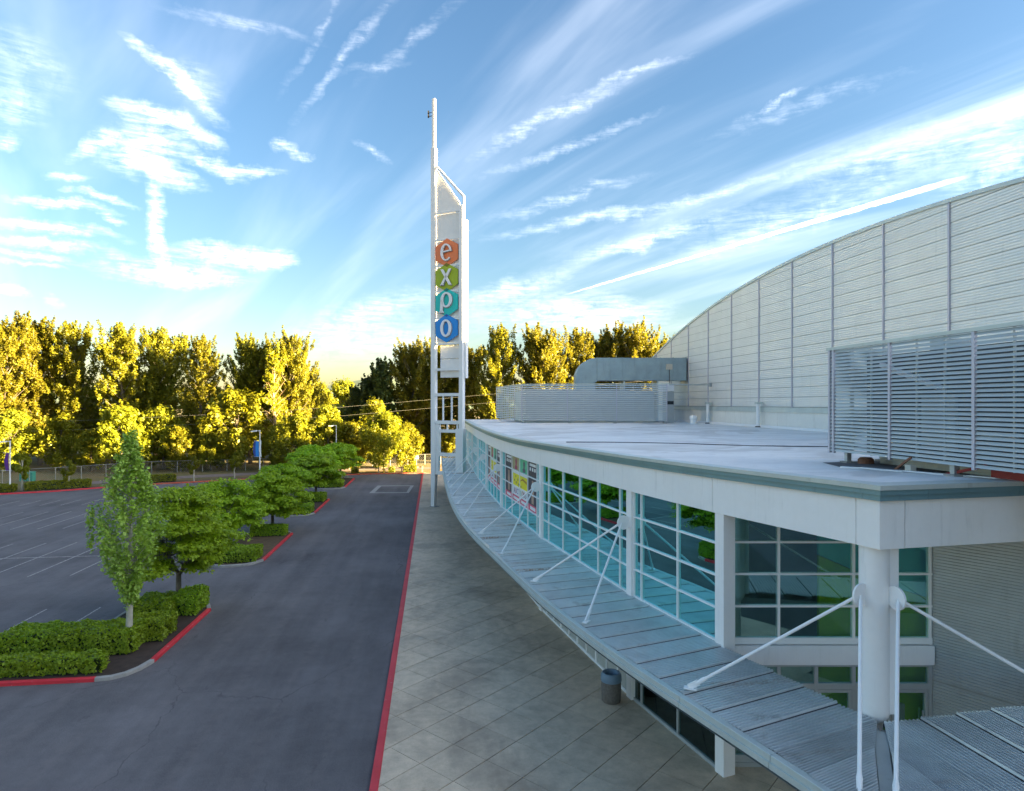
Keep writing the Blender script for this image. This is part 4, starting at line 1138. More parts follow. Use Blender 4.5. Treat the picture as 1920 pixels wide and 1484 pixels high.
ant = MB(TO); ant.bar(fp(-.02, 39.9), fp(-.42, 39.9), .05, .05); ant.bar(fp(-.02, 39.55), fp(-.42, 39.55), .05, .05); ant.box(*[k for a in ((TO.x - .50, TO.x - .34), (TO.y - .1, TO.y + .35), (39.45, 39.65)) for k in a]); ant.box(*[k for a in ((TO.x - .50, TO.x - .34), (TO.y - .1, TO.y + .35), (39.8, 40.0)) for k in a])
tp(ant, 'warning_light', 'dark_rubber')


def ring(cx, cz, ro, ri, a0, a1, n=40, thick=lambda k: 1.0):
    out, inn = [], []
    for i in range(n + 1):
        a = R(a0 + (a1 - a0) * i / n); w = thick(i / n)
        o_ = (ro[0] * math.cos(a), ro[1] * math.sin(a)); i_ = (ri[0] * math.cos(a), ri[1] * math.sin(a))
        i_ = (o_[0] + (i_[0] - o_[0]) * w, o_[1] + (i_[1] - o_[1]) * w)
        out.append((cx + o_[0], cz + o_[1])); inn.append((cx + i_[0], cz + i_[1]))
    return [[out[i], out[i + 1], inn[i + 1], inn[i]] for i in range(n)]


HX, HC = 1.78, [25.52, 23.05, 20.55, 17.98]
HS = [('sign_orange', 'overlap_olive'), ('sign_green', 'overlap_green'), ('sign_teal', 'overlap_blue'), ('sign_blue', None)]
LET = {
    'e': lambda c: ring(HX, c, (.70, .98), (.40, .78), 8, 318, 44, lambda k: .35 + .65 * math.sin(math.pi * min(1, k * .9 + .08))) + [[(HX - .46, c - .02), (HX + .70, c + .10), (HX + .70, c + .24), (HX - .46, c + .12)]],
    'x': lambda c: [[(HX - .70, c + .92), (HX - .38, c + .92), (HX + .72, c - .92), (HX + .40, c - .92)], [(HX + .42, c + .92), (HX + .66, c + .92), (HX - .44, c - .92), (HX - .72, c - .92)], [(HX - .78, c - .92), (HX - .30, c - .92), (HX - .30, c - .80), (HX - .70, c - .80)]],
    'p': lambda c: ring(HX + .06, c + .28, (.74, .88), (.42, .68), 0, 360, 48) + [[(HX - .78, c - 1.12), (HX - .44, c - 1.12), (HX - .34, c + .28), (HX - .68, c + .28)], [(HX - .92, c - 1.18), (HX - .26, c - 1.18), (HX - .36, c - 1.04), (HX - .84, c - 1.04)]],
    'o': lambda c: ring(HX, c, (.72, 1.0), (.40, .78), 0, 360, 48)}
for (cm, om), c, ch, dep in zip(HS, HC, 'expo', (.17, .19, .21, .23)):
    hexa = [(HX, c - 1.42), (HX + 1.28, c - .72), (HX + 1.28, c + .72), (HX, c + 1.42), (HX - 1.28, c + .72), (HX - 1.28, c - .72)]
    h = tp(MB(TO).slab(FTW, hexa, dep - .10, dep), 'hexagon', cm)
    mb = MB(TO); sh = MB(TO)
    for poly in LET[ch](c):
        poly = [(HX + (x - HX) * .86, c + (z - c) * .86) for x, z in poly]
        mb.slab(FTW, poly, .30, .42); sh.slab(FTW, [(x + (x - HX) * .05 + .045, z + (z - c) * .03 - .045) for x, z in poly], .235, .28)  # grey copy set down and right stands in for each letter's shadow
    part(mb, 'letter', 'letter_white', h); part(sh, 'letter_shadow', 'letter_shadow', h)
for k, (cm, om) in enumerate(HS[:3]):
    zc = (HC[k] + HC[k + 1]) / 2; hh = (2.84 - (HC[k] - HC[k + 1])) / 2; ww = hh * 1.28 / .70
    tp(MB(TO).slab(FTW, [(HX, zc - hh), (HX + ww, zc), (HX, zc + hh), (HX - ww, zc)], .232, .250), 'overlap_diamond', om)

# ------------------------------------------------------------------ posters on the glass
def window_poster(k, label):
    F, L, xs = BAYS[k]; O, ex, en = F
    root = thing('window_poster', (O.x, O.y, 4.7), label, 'poster', 'event posters on the lobby glass')
    cols = list(zip(xs[1:-1], xs[2:-1]))[::-1]          # far to near = left to right as read from outside
    def pn(a, b, z0, z1, m, d=.002, p=root): return part(MB(O).fbox(F, a + .045, b - .045, -.024 + d, -.020 + d, z0, z1), 'print', m, p)
    def flat(pts, m, d): return part(MB(O).slab(F, pts, -.022 + d, -.016 + d), 'print', m, root)
    for c, (a, b) in enumerate(cols):
        m_ = (a + b) / 2; w_ = b - a
        if c in (0, 3):
            pn(a, b, 6.58, 7.38, 'poster_dark'); pn(a, b, 5.67, 6.50, 'poster_dark'); pn(a, b, 5.08, 5.59, 'poster_dark'); pn(a, b, 4.75, 5.075, 'poster_pink')
            pn(m_ - w_ * .36, m_ + w_ * .36, 7.14, 7.28, 'poster_white', .006)
            for q in (-.24, 0, .26): pn(m_ + w_ * q - .18, m_ + w_ * q + .18, 6.88, 7.06, 'poster_white', .006)
            zb = 5.15
            flat([(m_ - .22, zb), (m_ + .22, zb), (m_ + .28, 5.9), (m_ + .16, 6.15), (m_ + .14, 6.38), (m_ - .14, 6.38), (m_ - .16, 6.15), (m_ - .28, 5.9)], 'poster_skin', .006)
            pn(m_ - w_ * .30, m_ + w_ * .30, 4.82, 4.99, 'poster_white', .006)
        else:
            pn(a, b, 6.58, 7.38, 'poster_tan' if c == 1 else 'poster_green')
            flat([(m_ - .3, 6.62), (m_ + .3, 6.62), (m_ + .34, 6.78), (m_ + .12, 6.86), (m_ + .22, 7.1), (m_, 7.3), (m_ - .22, 7.1), (m_ - .12, 6.86), (m_ - .34, 6.78)], 'figure_red' if c == 1 else 'poster_ink', .006)
            pn(a, b, 5.67, 6.50, 'poster_white'); pn(a, b, 5.08, 5.67, 'poster_white', .0015); pn(a, b, 4.75, 5.075, 'poster_pink')
            pn(m_ - w_ * .38, m_ + w_ * .38, 4.82, 4.98, 'poster_white', .006)
    # the yellow ticket across both middle columns, brown swoosh, dark spots
    a, b = cols[2][0], cols[1][1]
    part(MB(O).fbox(F, a + .22, b - .22, -.012, -.008, 5.62, 6.36), 'print', 'poster_yellow', root)
    ms = (a + b) / 2
    flat([(a + .3, 6.02), (a + .3, 6.15), (ms - .7, 6.24), (ms, 6.02), (ms + .1, 5.98), (ms - .7, 6.14)], 'poster_brown', .013)
    for x, z in ((ms + 1.0, 6.2), (ms + .9, 5.85), (ms + .5, 6.05), (ms + .25, 5.8), (ms + 1.35, 5.95), (ms - .3, 5.75)):
        part(MB(O).fbox(F, x - .07, x + .07, -.009, -.004, z - .06, z + .06), 'print', 'poster_ink', root)
    # the coloured word below it
    for i, ch in enumerate('AUCTIONS'):
        cu = bpy.data.curves.new('letter', 'FONT'); cu.body = ch; cu.size = .46; cu.extrude = .004; cu.align_x = 'CENTER'
        ob = bpy.data.objects.new('tmp', cu); col.objects.link(ob)
        dg = bpy.context.evaluated_depsgraph_get(); dg.update()
        me = bpy.data.meshes.new_from_object(ob.evaluated_get(dg)); bpy.data.objects.remove(ob)
        x = b - .35 - (b - a - .7) * (i + .5) / 8
        Mx = Matrix((-ex, Vector((0, 0, 1)), en)).transposed().to_4x4(); Mx.translation = O + ex * x - en * .012 + Vector((0, 0, 5.2)) - Vector(root.location)
        me.transform(Mx); me.materials.clear()
        o = link('letter', me, ('poster_ink', 'figure_red', 'poster_blue', 'poster_ink', 'poster_green', 'poster_brown', 'figure_red', 'poster_ink')[i], root)


window_poster(2, 'pink and dark event poster with yellow ticket on the glass, nearer to the camera')
window_poster(3, 'event poster with yellow ticket on the bay just right of the sign tower foot')
# red signs low on the storefront by the second and third pillars
for k, side, lb in ((1, 0, 'red poster with a white letter behind the litter bin'), (1, 1, 'red and yellow poster low beside the third pillar, under the canopy')):
    F, L, xs = BAYS[k]; O, ex, en = F
    a, b = (.26, 1.0) if side == 0 else (L - .98, L - .26)
    r_ = thing('wall_poster', (O + ex * a).to_tuple(), lb, 'poster')
    part(MB(O).fbox(F, a, b, -.02, -.004, 1.25, 3.3), 'print', 'poster_red', r_)
    part(MB(O).fbox(F, a, b, -.02, -.003, .95, 1.245), 'print', 'poster_ink', r_)
    part(MB(O).fbox(F, a + .05, b - .05, -.003, .001, 1.16, 1.27), 'print', 'poster_yellow', r_)
    m_ = (a + b) / 2
    e = MB(O)      # a white letter E turned on its back
    e.fbox(F, m_ - .26, m_ + .26, -.003, .004, 2.98, 3.08)
    for q in (-.21, 0, .21): e.fbox(F, m_ + q - .05, m_ + q + .05, -.003, .0035, 2.68, 2.978)
    part(e, 'letter', 'poster_white', r_)

# ------------------------------------------------------------------ litter bin, lamps
bn = thing('litter_bin', (6.15, 21.75, .12), 'round pebbled litter bin with blue-grey lid by the white pillar', 'litter bin')
part(MB((6.15, 21.75, .12)).lathe([(.30, .12), (.33, .16), (.345, .5), (.345, .84), (.32, .86)], (6.15, 21.75, 0), 28), 'barrel', 'bin_pebble', bn, True)
part(MB((6.15, 21.75, .12)).lathe([(.355, .84), (.365, .90), (.355, 1.06), (.30, 1.13), (.24, 1.12), (.20, .98), (.01, .95)], (6.15, 21.75, 0), 28), 'lid', 'bin_lid', bn, True)


def lamp(name, label, h, banner):
    r_ = thing(name, (0, 0, 0), label, 'lamp post', 'lamp posts of the car park')
    part(MB().lathe([(.28, .0), (.28, .55), (.25, .60)], n=16), 'footing', 'concrete', r_, True)
    part(MB().tube((0, 0, .6), (0, 0, h), .09, .06, 10), 'pole', 'lamp_white', r_, True)
    part(MB().lathe([(.19, .60), (.17, .66), (.10, .80)], n=12), 'collar', 'lamp_white', r_, True)
    mb = MB(); mb.bar((0, 0, h - .08), (-.5, 0, h - .06), .08, .08); part(mb, 'arm', 'lamp_white', r_)
    mb = MB(); mb.hexa([(-1.15, -.16, h - .20), (-.42, -.18, h - .16), (-.42, .18, h - .16), (-1.15, .16, h - .20), (-1.12, -.12, h - .08), (-.42, -.14, h), (-.42, .14, h), (-1.12, .12, h - .08)]); hd = part(mb, 'lamp_head', 'lamp_white', r_)
    part(MB().box(-1.05, -.5, -.12, .12, h - .215, h - .205), 'lens', 'white_plastic', hd)
    if banner:
        z0, z1 = h - 3.5, h - 1.45
        mb = MB()
        for z in (z0 - .03, z1 + .03): mb.bar((-.75 * (1 if banner else 1), 0, z), (.22, 0, z), .03, .03)
        part(mb, 'banner_arm', 'lamp_white', r_)
        def sheet(y0, y1, x0, x1):
            m = MB(); vs, fc = [], []; n_ = 8
            for i in range(n_ + 1):
                z = z0 + (z1 - z0) * i / n_; bu = -.10 * math.sin(math.pi * i / n_)
                vs += [(x0 + bu * 2, y0, z), (x1 + bu * .6, y0, z), (x1 + bu * .6, y1, z), (x0 + bu * 2, y1, z)]
            for i in range(n_):
                for q in range(4): fc.append((4 * i + q, 4 * i + (q + 1) % 4, 4 * i + 4 + (q + 1) % 4, 4 * i + 4 + q))
            fc += [(0, 3, 2, 1), tuple(4 * n_ + q for q in range(4))]
            return m.add(vs, fc)
        if banner == 'blue':
            part(sheet(-.015, .015, -.68, -.50), 'banner_edge', 'banner_edge', r_); part(sheet(-.014, .014, -.498, -.08), 'banner', 'banner_blue', r_); part(sheet(-.013, .013, .07, .20), 'banner', 'banner_pale', r_)
        else: part(sheet(-.015, .015, -.42, -.10), 'banner', 'banner_purple', r_)
    return r_


l1 = lamp('lamp_post', 'white lamp post with a blue banner rising behind the island maples', 6.95, 'blue'); l1.location = (-22.9, 88.4, 0)
l2 = lamp('lamp_post', 'white lamp post with a dark purple banner beside the low far hedge', 6.1, 'purple'); l2.location = (-49.7, 82.3, 0)
l3 = lamp('lamp_post', 'distant pale lamp post before the yellow tree tops beyond the drive', 7.2, None); l3.location = (-14.8, 100.5, 0)

# ------------------------------------------------------------------ vegetation
rng = np.random.default_rng(11)


def leaf_mesh(name, pts, nrm, size, m, asp=1.6):
    """one small diamond-shaped face per leaf"""
    N = len(pts); nrm = nrm / np.maximum(np.linalg.norm(nrm, axis=1, keepdims=True), 1e-6)
    r = rng.normal(size=(N, 3)); a = np.cross(nrm, r); a /= np.maximum(np.linalg.norm(a, axis=1, keepdims=True), 1e-6); b = np.cross(nrm, a)
    s = size.reshape(-1, 1) if hasattr(size, 'reshape') else np.full((N, 1), size)
    a = a * s * .5 * asp; b = b * s * .5
    fold = nrm * s * .12
    v = np.stack([pts - a, pts - b * 1.0 + fold, pts + a, pts + b * 1.0 + fold], 1).reshape(-1, 3).astype(np.float32)
    me = bpy.data.meshes.new(name); me.vertices.add(4 * N); me.vertices.foreach_set('co', v.ravel())
    me.loops.add(4 * N); me.loops.foreach_set('vertex_index', np.arange(4 * N, dtype=np.int32))
    me.polygons.add(N); me.polygons.foreach_set('loop_start', np.arange(0, 4 * N, 4, dtype=np.int32)); me.polygons.foreach_set('loop_total', np.full(N, 4, dtype=np.int32))
    me.update(); me.validate(); me.materials.append(MATS[m]); return me


def clump_points(clumps, per, shell=.35):
    """clumps: (centre, axis vectors 3x3 scaled); leaves fill the outer part of each ellipsoid"""
    P_, N_ = [], []
    for c, A, k in clumps:
        n = max(3, int(per * k)); d = rng.normal(size=(n, 3)); d /= np.linalg.norm(d, axis=1, keepdims=True)
        r = shell + (1 - shell) * rng.random((n, 1)) ** .6; r *= 1 + .20 * rng.normal(size=(n, 1))
        P_.append(np.array(c) + (d * r) @ A); N_.append(d @ A / np.linalg.norm(A, axis=1).mean() + rng.normal(scale=.55, size=(n, 3)) + np.array([0, 0, .35]))
    return np.concatenate(P_), np.concatenate(N_)


def frame_along(d, la, lb, lc=None):
    d = np.array(d) / np.linalg.norm(d); t = np.array([0, 0, 1.0]) if abs(d[2]) < .9 else np.array([1.0, 0, 0])
    a = np.cross(d, t); a /= np.linalg.norm(a); b = np.cross(d, a)
    return np.stack([d * la, a * lb, b * (lc or lb)])


def wood_mesh(name, segs, m):
    mb = MB()
    for p0, p1, r0, r1 in segs: mb.tube(p0, p1, r0, r1, 7 if r0 > .08 else 5, False)
    me = bpy.data.meshes.new(name); me.from_pydata(mb.v, [], mb.f); me.update(); me.polygons.foreach_set('use_smooth', [True] * len(me.polygons)); me.materials.append(MATS[m]); return me


def trunk_path(h, r, lean=.03, n=8, wob=.02):
    x = y = 0; pts = [(0, 0, -.1)]
    for i in range(1, n + 1):
        x += random.uniform(-wob, wob) * h / n * 4 + lean * h / n; y += random.uniform(-wob, wob) * h / n * 4; pts.append((x, y, h * i / n))
    return [(pts[i], pts[i + 1], r * (1 - .85 * i / n) + .02, r * (1 - .85 * (i + 1) / n) + .02) for i in range(n)], pts


def at_h(pts, z):
    for a, b in zip(pts, pts[1:]):
        if z <= b[2]:
            k = (z - a[2]) / (b[2] - a[2]); return np.array(a) + (np.array(b) - np.array(a)) * k
    return np.array(pts[-1])


def cottonwood(seed, h=24.0, w=9.5, leaf=.42, n_limb=40, per=150, m='leaf_cottonwood', low=.16, bare=0.0, multi=1):
    random.seed(seed); segs, pts = trunk_path(h * .93, .017 * h, random.uniform(-.02, .02)); cl = []
    tops = [(pts, 1.0)]
    for q in range(multi - 1):
        a = random.uniform(0, 6.28); z = h * random.uniform(.25, .4); base = at_h(pts, z); L = h * random.uniform(.45, .58)
        pp = [tuple(base)]; d = np.array([math.cos(a) * .38, math.sin(a) * .38, 1.0])
        for i in range(1, 6): pp.append(tuple(base + d * L * i / 5 * np.array([1 - .06 * i, 1 - .06 * i, 1])))
        for i in range(5): segs.append((pp[i], pp[i + 1], .11 * (1 - i / 6) * h / 24, .11 * (1 - (i + 1) / 6) * h / 24))
        tops.append((pp, .55))
    for pp, sc_ in tops:
        z0, z1 = pp[0][2], pp[-1][2]
        nl = int(n_limb * sc_)
        for i in range(nl):
            k = (i + random.random()) / nl; z = max(low * h, z0 + .3) + (z1 - max(low * h, z0 + .3)) * k; rel = (z - low * h) / (h * (1 - low))
            prof = (math.sin(math.pi * min(1, .16 + .80 * rel)) ** .7) * (1 if rel < .8 else .9)
            L = w * .5 * prof * sc_ ** .5 * random.uniform(.72, 1.12); a = i * 2.399 + random.uniform(-.5, .5); el = R(random.uniform(22, 45) + 30 * rel)
            d = np.array([math.cos(a) * math.cos(el), math.sin(a) * math.cos(el), math.sin(el)]); b = at_h(pp, z); e = b + d * L
            segs.append((tuple(b), tuple(e), .012 * L + .03, .012))
            if random.random() < bare: continue
            for f in (.3, .5, .68, .85, 1.0):
                if random.random() < .10: continue
                rad = random.uniform(.5, 1.0) * (.036 * h + .12) * (1.05 - .3 * f) * (.8 if rel > .85 else 1)
                c = b + d * L * f + np.array([random.uniform(-.7, .7), random.uniform(-.7, .7), random.uniform(-.5, .6)])
                up_ = d * .6 + np.array([0, 0, .9]); cl.append((c, frame_along(up_, rad * 1.55, rad * .8), rad))
                if f > .6:      # feathery tip
                    c2 = c + up_ / np.linalg.norm(up_) * rad * 1.7 + d * .3; cl.append((c2, frame_along(up_ + np.array([random.uniform(-.3, .3), random.uniform(-.3, .3), 0]), rad * 1.0, rad * .32), rad * .35))
        e = np.array(pp[-1]); cl.append((e, frame_along((0, 0, 1), 1.5, .55), .8)); cl.append((e - np.array([0, 0, 1.2]), frame_along((0, 0, 1), 1.3, .8), .8))
    P_, N_ = clump_points(cl, per)
    P_ = P_[P_[:, 2] > .3]; N_ = N_[:len(P_)]
    return wood_mesh('trunk', segs, 'bark'), leaf_mesh('crown', P_, N_, leaf * rng.uniform(.6, 1.2, len(P_)), m)


def bush(seed, h, w, leaf, n, m='leaf_bush', trunk=.12, wood='bark'):
    random.seed(seed); segs, pts = trunk_path(h * .85, .016 * h + .03, 0); cl = []
    for i in range(n):
        k = random.random() ** .8; z = h * (trunk + (1 - trunk) * k); prof = math.sin(math.pi * (.18 + .74 * k)) ** .8
        a = random.uniform(0, 6.28); rr = w * .5 * prof * math.sqrt(random.random()); c = np.array([rr * math.cos(a), rr * math.sin(a), min(z, h - .3)])
        if i % 3 == 0: b = at_h(pts, z * .6); segs.append((tuple(b), tuple(c), .03, .01))
        rad = random.uniform(.07, .12) * (h * .5 + w * .5); d = np.array([c[0] * .5, c[1] * .5, h * .35]); cl.append((c, frame_along(d, rad * 1.35, rad * .85), rad))
    P_, N_ = clump_points(cl, 230 / (.1 * (h + w) * .5) * .5)
    ok = P_[:, 2] > .12; P_, N_ = P_[ok], N_[ok]
    return wood_mesh('trunk', segs, wood), leaf_mesh('crown', P_, N_, leaf * rng.uniform(.6, 1.2, len(P_)), m)


def columnar(seed, h=9.3, w=2.55):
    random.seed(seed); segs, pts = trunk_path(h * .9, .13, 0, 10, .006); cl = []
    for i in range(95):
        k = (i + random.random()) / 95; z = 2.15 + (h * .97 - 2.15) * k
        prof = min(1, .18 + 2.1 * k) if k < .38 else (1 - ((k - .38) / .62) ** 1.25 * .93)
        a = i * 2.399 + random.uniform(-.4, .4); L = w * .5 * max(.07, prof) * random.uniform(.8, 1.1); b = at_h(pts, max(1.9, z - L * .9)); e = np.array([math.cos(a) * L + pts[-1][0] * k, math.sin(a) * L, z])
        segs.append((tuple(b), tuple(e), .03, .008))
        for f in (.55, .85, 1.0):
            rad = random.uniform(.20, .34) * (1 if k < .75 else .75); c = b + (e - b) * f + np.array([0, 0, .1]); cl.append((c, frame_along((math.cos(a) * .3, math.sin(a) * .3, 1), rad * 1.7, rad * .75), rad))
    # a second leader gives the notched top
    for i in range(9): cl.append((np.array([.62 - .02 * i, -.25, 6.3 + .2 * i]), frame_along((0, 0, 1), .36, .2 - .012 * i), .22))
    for i in range(7): cl.append((np.array([-1.35, -.3, 4.6 + .22 * i]), frame_along((0, 0, 1), .34, .17), .2))
    P_, N_ = clump_points(cl, 140)
    return wood_mesh('trunk', segs, 'pale_bark'), leaf_mesh('crown', P_, N_, .115 * rng.uniform(.6, 1.25, len(P_)), 'leaf_columnar', 1.35)


def maple(seed, h, w, leaf=.17, n=54, per=210):
    """low spreading maple with tiers of nearly level sprays"""
    random.seed(seed); ht = h * .30; segs = [((0, 0, -.1), (.03, 0, ht), .15, .12)]; cl = []
    limbs = []
    for i in range(7):
        a = i * 2.399 + random.uniform(-.3, .3); el = R(random.uniform(28, 66)); L = w * .5 * random.uniform(.75, 1.0)
        b = np.array([.03, 0, ht * random.uniform(.85, 1.05)]); d = np.array([math.cos(a) * math.cos(el), math.sin(a) * math.cos(el), math.sin(el)])
        e = b + d * L; e[2] = min(e[2], h - .5); segs.append((tuple(b), tuple(b + (e - b) * .5), .075, .05)); segs.append((tuple(b + (e - b) * .5), tuple(e), .05, .015)); limbs.append((b, e))
    for i in range(n):
        k = random.random(); z = h * (.36 + .60 * k); prof = (1 - abs(k - .38) ** 1.7 * 1.35); rr = w * .5 * max(.15, prof) * (random.random() ** .45); a = random.uniform(0, 6.28)
        c = np.array([rr * math.cos(a), rr * math.sin(a), z - .10 * rr])
        b, e = limbs[i % 7]; q = b + (e - b) * random.uniform(.4, .9); segs.append((tuple(q), tuple(c), .02, .006))
        rad = random.uniform(.55, .95) * w / 5; tilt = np.array([math.cos(a), math.sin(a), -.18 + random.uniform(-.15, .2)])
        cl.append((c, frame_along(tilt, rad, rad * .85, rad * .26), rad))
    P_, N_ = clump_points(cl, per * 5 / w, .2)
    N_ = N_ * np.array([.6, .6, 1]) + np.array([0, 0, .5])
    return wood_mesh('trunk', segs, 'bark'), leaf_mesh('crown', P_, N_, leaf * rng.uniform(.6, 1.2, len(P_)), 'leaf_maple')


def plant(meshes, name, loc, label, cat, group=None, s=(1, 1, 1), rz=0.0):
    r_ = thing(name, loc, label, cat, group, rz); r_.scale = s
    link('trunk', meshes[0], None, r_); link('crown', meshes[1], None, r_); return r_


def hedge(cx, cy, lx, ly, h, label, group='clipped hedges of the island beds', rz=0.0, leaf=.085, dens=430, m='leaf_hedge', seed=1):
    """clipped hedge: dark woody core under a skin of small leaves, with a bumpy top"""
    r = np.random.default_rng(seed + int(abs(cx) * 13 + cy * 7)); area = lx * ly + 2 * h * (lx + ly); n = int(area * dens); hx, hy = lx / 2, ly / 2
    kx = r.choice(5, n, p=np.array([lx * ly * 1.25, lx * h, lx * h, ly * h, ly * h]) / (lx * ly * 1.25 + 2 * h * (lx + ly)))
    x = r.uniform(-hx, hx, n); y = r.uniform(-hy, hy, n); z = r.uniform(.10, h, n); nv = np.zeros((n, 3))
    x = np.where(kx == 3, -hx, np.where(kx == 4, hx, x)); y = np.where(kx == 1, -hy, np.where(kx == 2, hy, y)); z = np.where(kx == 0, h, z)
    nv[kx == 0] = (0, 0, 1); nv[kx == 1] = (0, -1, .25); nv[kx == 2] = (0, 1, .25); nv[kx == 3] = (-1, 0, .25); nv[kx == 4] = (1, 0, .25)
    # rounded corners and lumps
    px, py = np.abs(x) / hx, np.abs(y) / hy
    z *= 1 - .10 * np.maximum(px, py) ** 8
    lump = (np.sin(x * 5.1 + cx) * np.sin(y * 4.3 + cy * 2) + .6 * np.sin(x * 9.7 + 1.3 * cy) * np.cos(y * 8.1 + z * 6)) * .05
    dep = -np.abs(r.normal(scale=.05, size=n)) + lump
    q = np.stack([x, y, z], 1) + nv * dep[:, None] + r.normal(scale=.02, size=(n, 3)); q[:, 2] = np.maximum(q[:, 2], .02)
    corner = (px > .93) & (py > .93); q[corner, 0] *= .96; q[corner, 1] *= .96
    nv = nv + r.normal(scale=.6, size=(n, 3))
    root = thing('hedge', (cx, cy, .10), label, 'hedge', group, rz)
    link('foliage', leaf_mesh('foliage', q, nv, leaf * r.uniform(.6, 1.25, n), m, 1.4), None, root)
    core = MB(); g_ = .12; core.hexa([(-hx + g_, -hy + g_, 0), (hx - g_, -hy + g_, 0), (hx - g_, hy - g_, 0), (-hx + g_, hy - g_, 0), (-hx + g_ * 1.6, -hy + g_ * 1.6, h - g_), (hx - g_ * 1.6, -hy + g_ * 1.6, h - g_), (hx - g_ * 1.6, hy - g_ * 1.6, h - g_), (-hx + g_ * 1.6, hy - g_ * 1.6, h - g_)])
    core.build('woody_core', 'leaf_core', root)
    return root


# first island
hedge(-17.7, 26.72, 10.0, .85, .66, 'low clipped hedge along the front red kerb, at the picture corner', seed=1)
hedge(-15.05, 29.0, 5.3, 1.75, 1.02, 'wide flat-topped clipped hedge behind the front hedge, left of the slender tree', seed=2)
hedge(-20.2, 29.0, 3.6, 1.75, .95, 'clipped hedge cut off by the picture edge behind the front hedge', seed=3)
hedge(-12.65, 30.35, 1.9, 1.7, .9, 'dark-sided clipped hedge just right of the slender tree trunk', seed=4)
hedge(-13.4, 33.1, 1.9, 2.2, .95, 'yellowish rounded hedge at the back of the first island, under the big maple', seed=5)
hedge(-12.1, 33.9, 1.15, 1.9, 1.05, 'bright green clipped hedge at the pointed end of the first island', seed=6)
# second, third, fourth island
hedge(-13.0, 44.6, 2.8, 2.2, .80, 'bright clipped hedge at the near end of the second island', seed=7)
hedge(-12.9, 52.5, 2.7, 1.2, .80, 'low clipped hedge at the far end of the second island', seed=8)
hedge(-12.75, 63.0, 2.5, 2.2, .80, 'clipped hedge at the near end of the third island', leaf=.10, dens=300, seed=9)
hedge(-12.75, 70.4, 2.5, 2.2, .85, 'clipped hedge at the far end of the third island', leaf=.10, dens=300, seed=10)
hedge(-12.6, 82.3, 2.6, 2.4, .80, 'clipped hedge at the near end of the farthest island', leaf=.11, dens=260, seed=11)
# low hedges on the far strip
FHG = 'low hedges beyond the far kerb'
hedge(-54.5, 81.2, 11, 1.6, .9, 'dark low hedge left of the lamp with the purple banner', FHG, R(12), .14, 130, 'leaf_bush', 12)
hedge(-45.6, 84.6, 6.6, 1.7, .95, 'long dark low hedge right of the lamp with the purple banner', FHG, R(24), .14, 130, 'leaf_bush', 13)
hedge(-36.0, 90.3, 3.4, 1.5, .9, 'low scrubby hedge patch at the far kerb behind the slender tree', FHG, R(24), .14, 130, 'leaf_bush', 14)
hedge(-3.6, 98.5, 1.9, 1.2, 1.0, 'low yellow-green shrub hedge at the end of the drive', FHG, 0, .14, 150, 'leaf_bush', 15)
hedge(-6.3, 98.2, .9, .9, .8, 'small dark shrub hedge by the yellow post at the end of the drive', FHG, 0, .14, 150, 'leaf_bush', 16)
hedge(-11.6, 97.4, 1.0, .9, .8, 'small golden shrub hedge at the left end of the drive rail', FHG, 0, .14, 150, 'leaf_bush', 17)

plant(columnar(5), 'slender_tree', (-12.75, 28.75, .1), 'slender upright light green tree with a pale trunk among the front hedges', 'tree')
mA, mB_, mC = maple(21, 6.3, 5.2, .125, 110, 300), maple(22, 5.0, 5.6, .16, 90, 270), maple(23, 5.0, 5.8, .19, 80, 240)
MG = 'spreading maples on the islands'
plant(mA, 'maple_tree', (-12.8, 34.1, .1), 'dense round maple right behind the slender tree on the first island', 'tree', MG, rz=.6)
plant(mB_, 'maple_tree', (-15.2, 49.4, 0), 'spreading maple behind the round maple, its trunk hidden', 'tree', MG)
plant(mB_, 'maple_tree', (-13.1, 54.4, 0), 'spreading maple whose trunk shows behind the second island hedges', 'tree', MG, rz=2.1)
plant(mC, 'maple_tree', (-15.4, 68.2, 0), 'low spreading maple left of the third island', 'tree', MG, (1, 1, .9), 1.0)
plant(mC, 'maple_tree', (-13.0, 73.4, 0), 'wide bright maple at the far end of the third island', 'tree', MG, (1.05, 1.05, 1.0), 3.0)
plant(mC, 'maple_tree', (-15.6, 86.4, 0), 'spreading maple below the lamp with the blue banner, farther back', 'tree', MG, (1.1, 1.1, 1.05), 4.4)
plant(mC, 'maple_tree', (-12.7, 90.2, 0), 'farthest green maple beside the end of the drive', 'tree', MG, (1.0, 1.0, 1.06), 5.3)

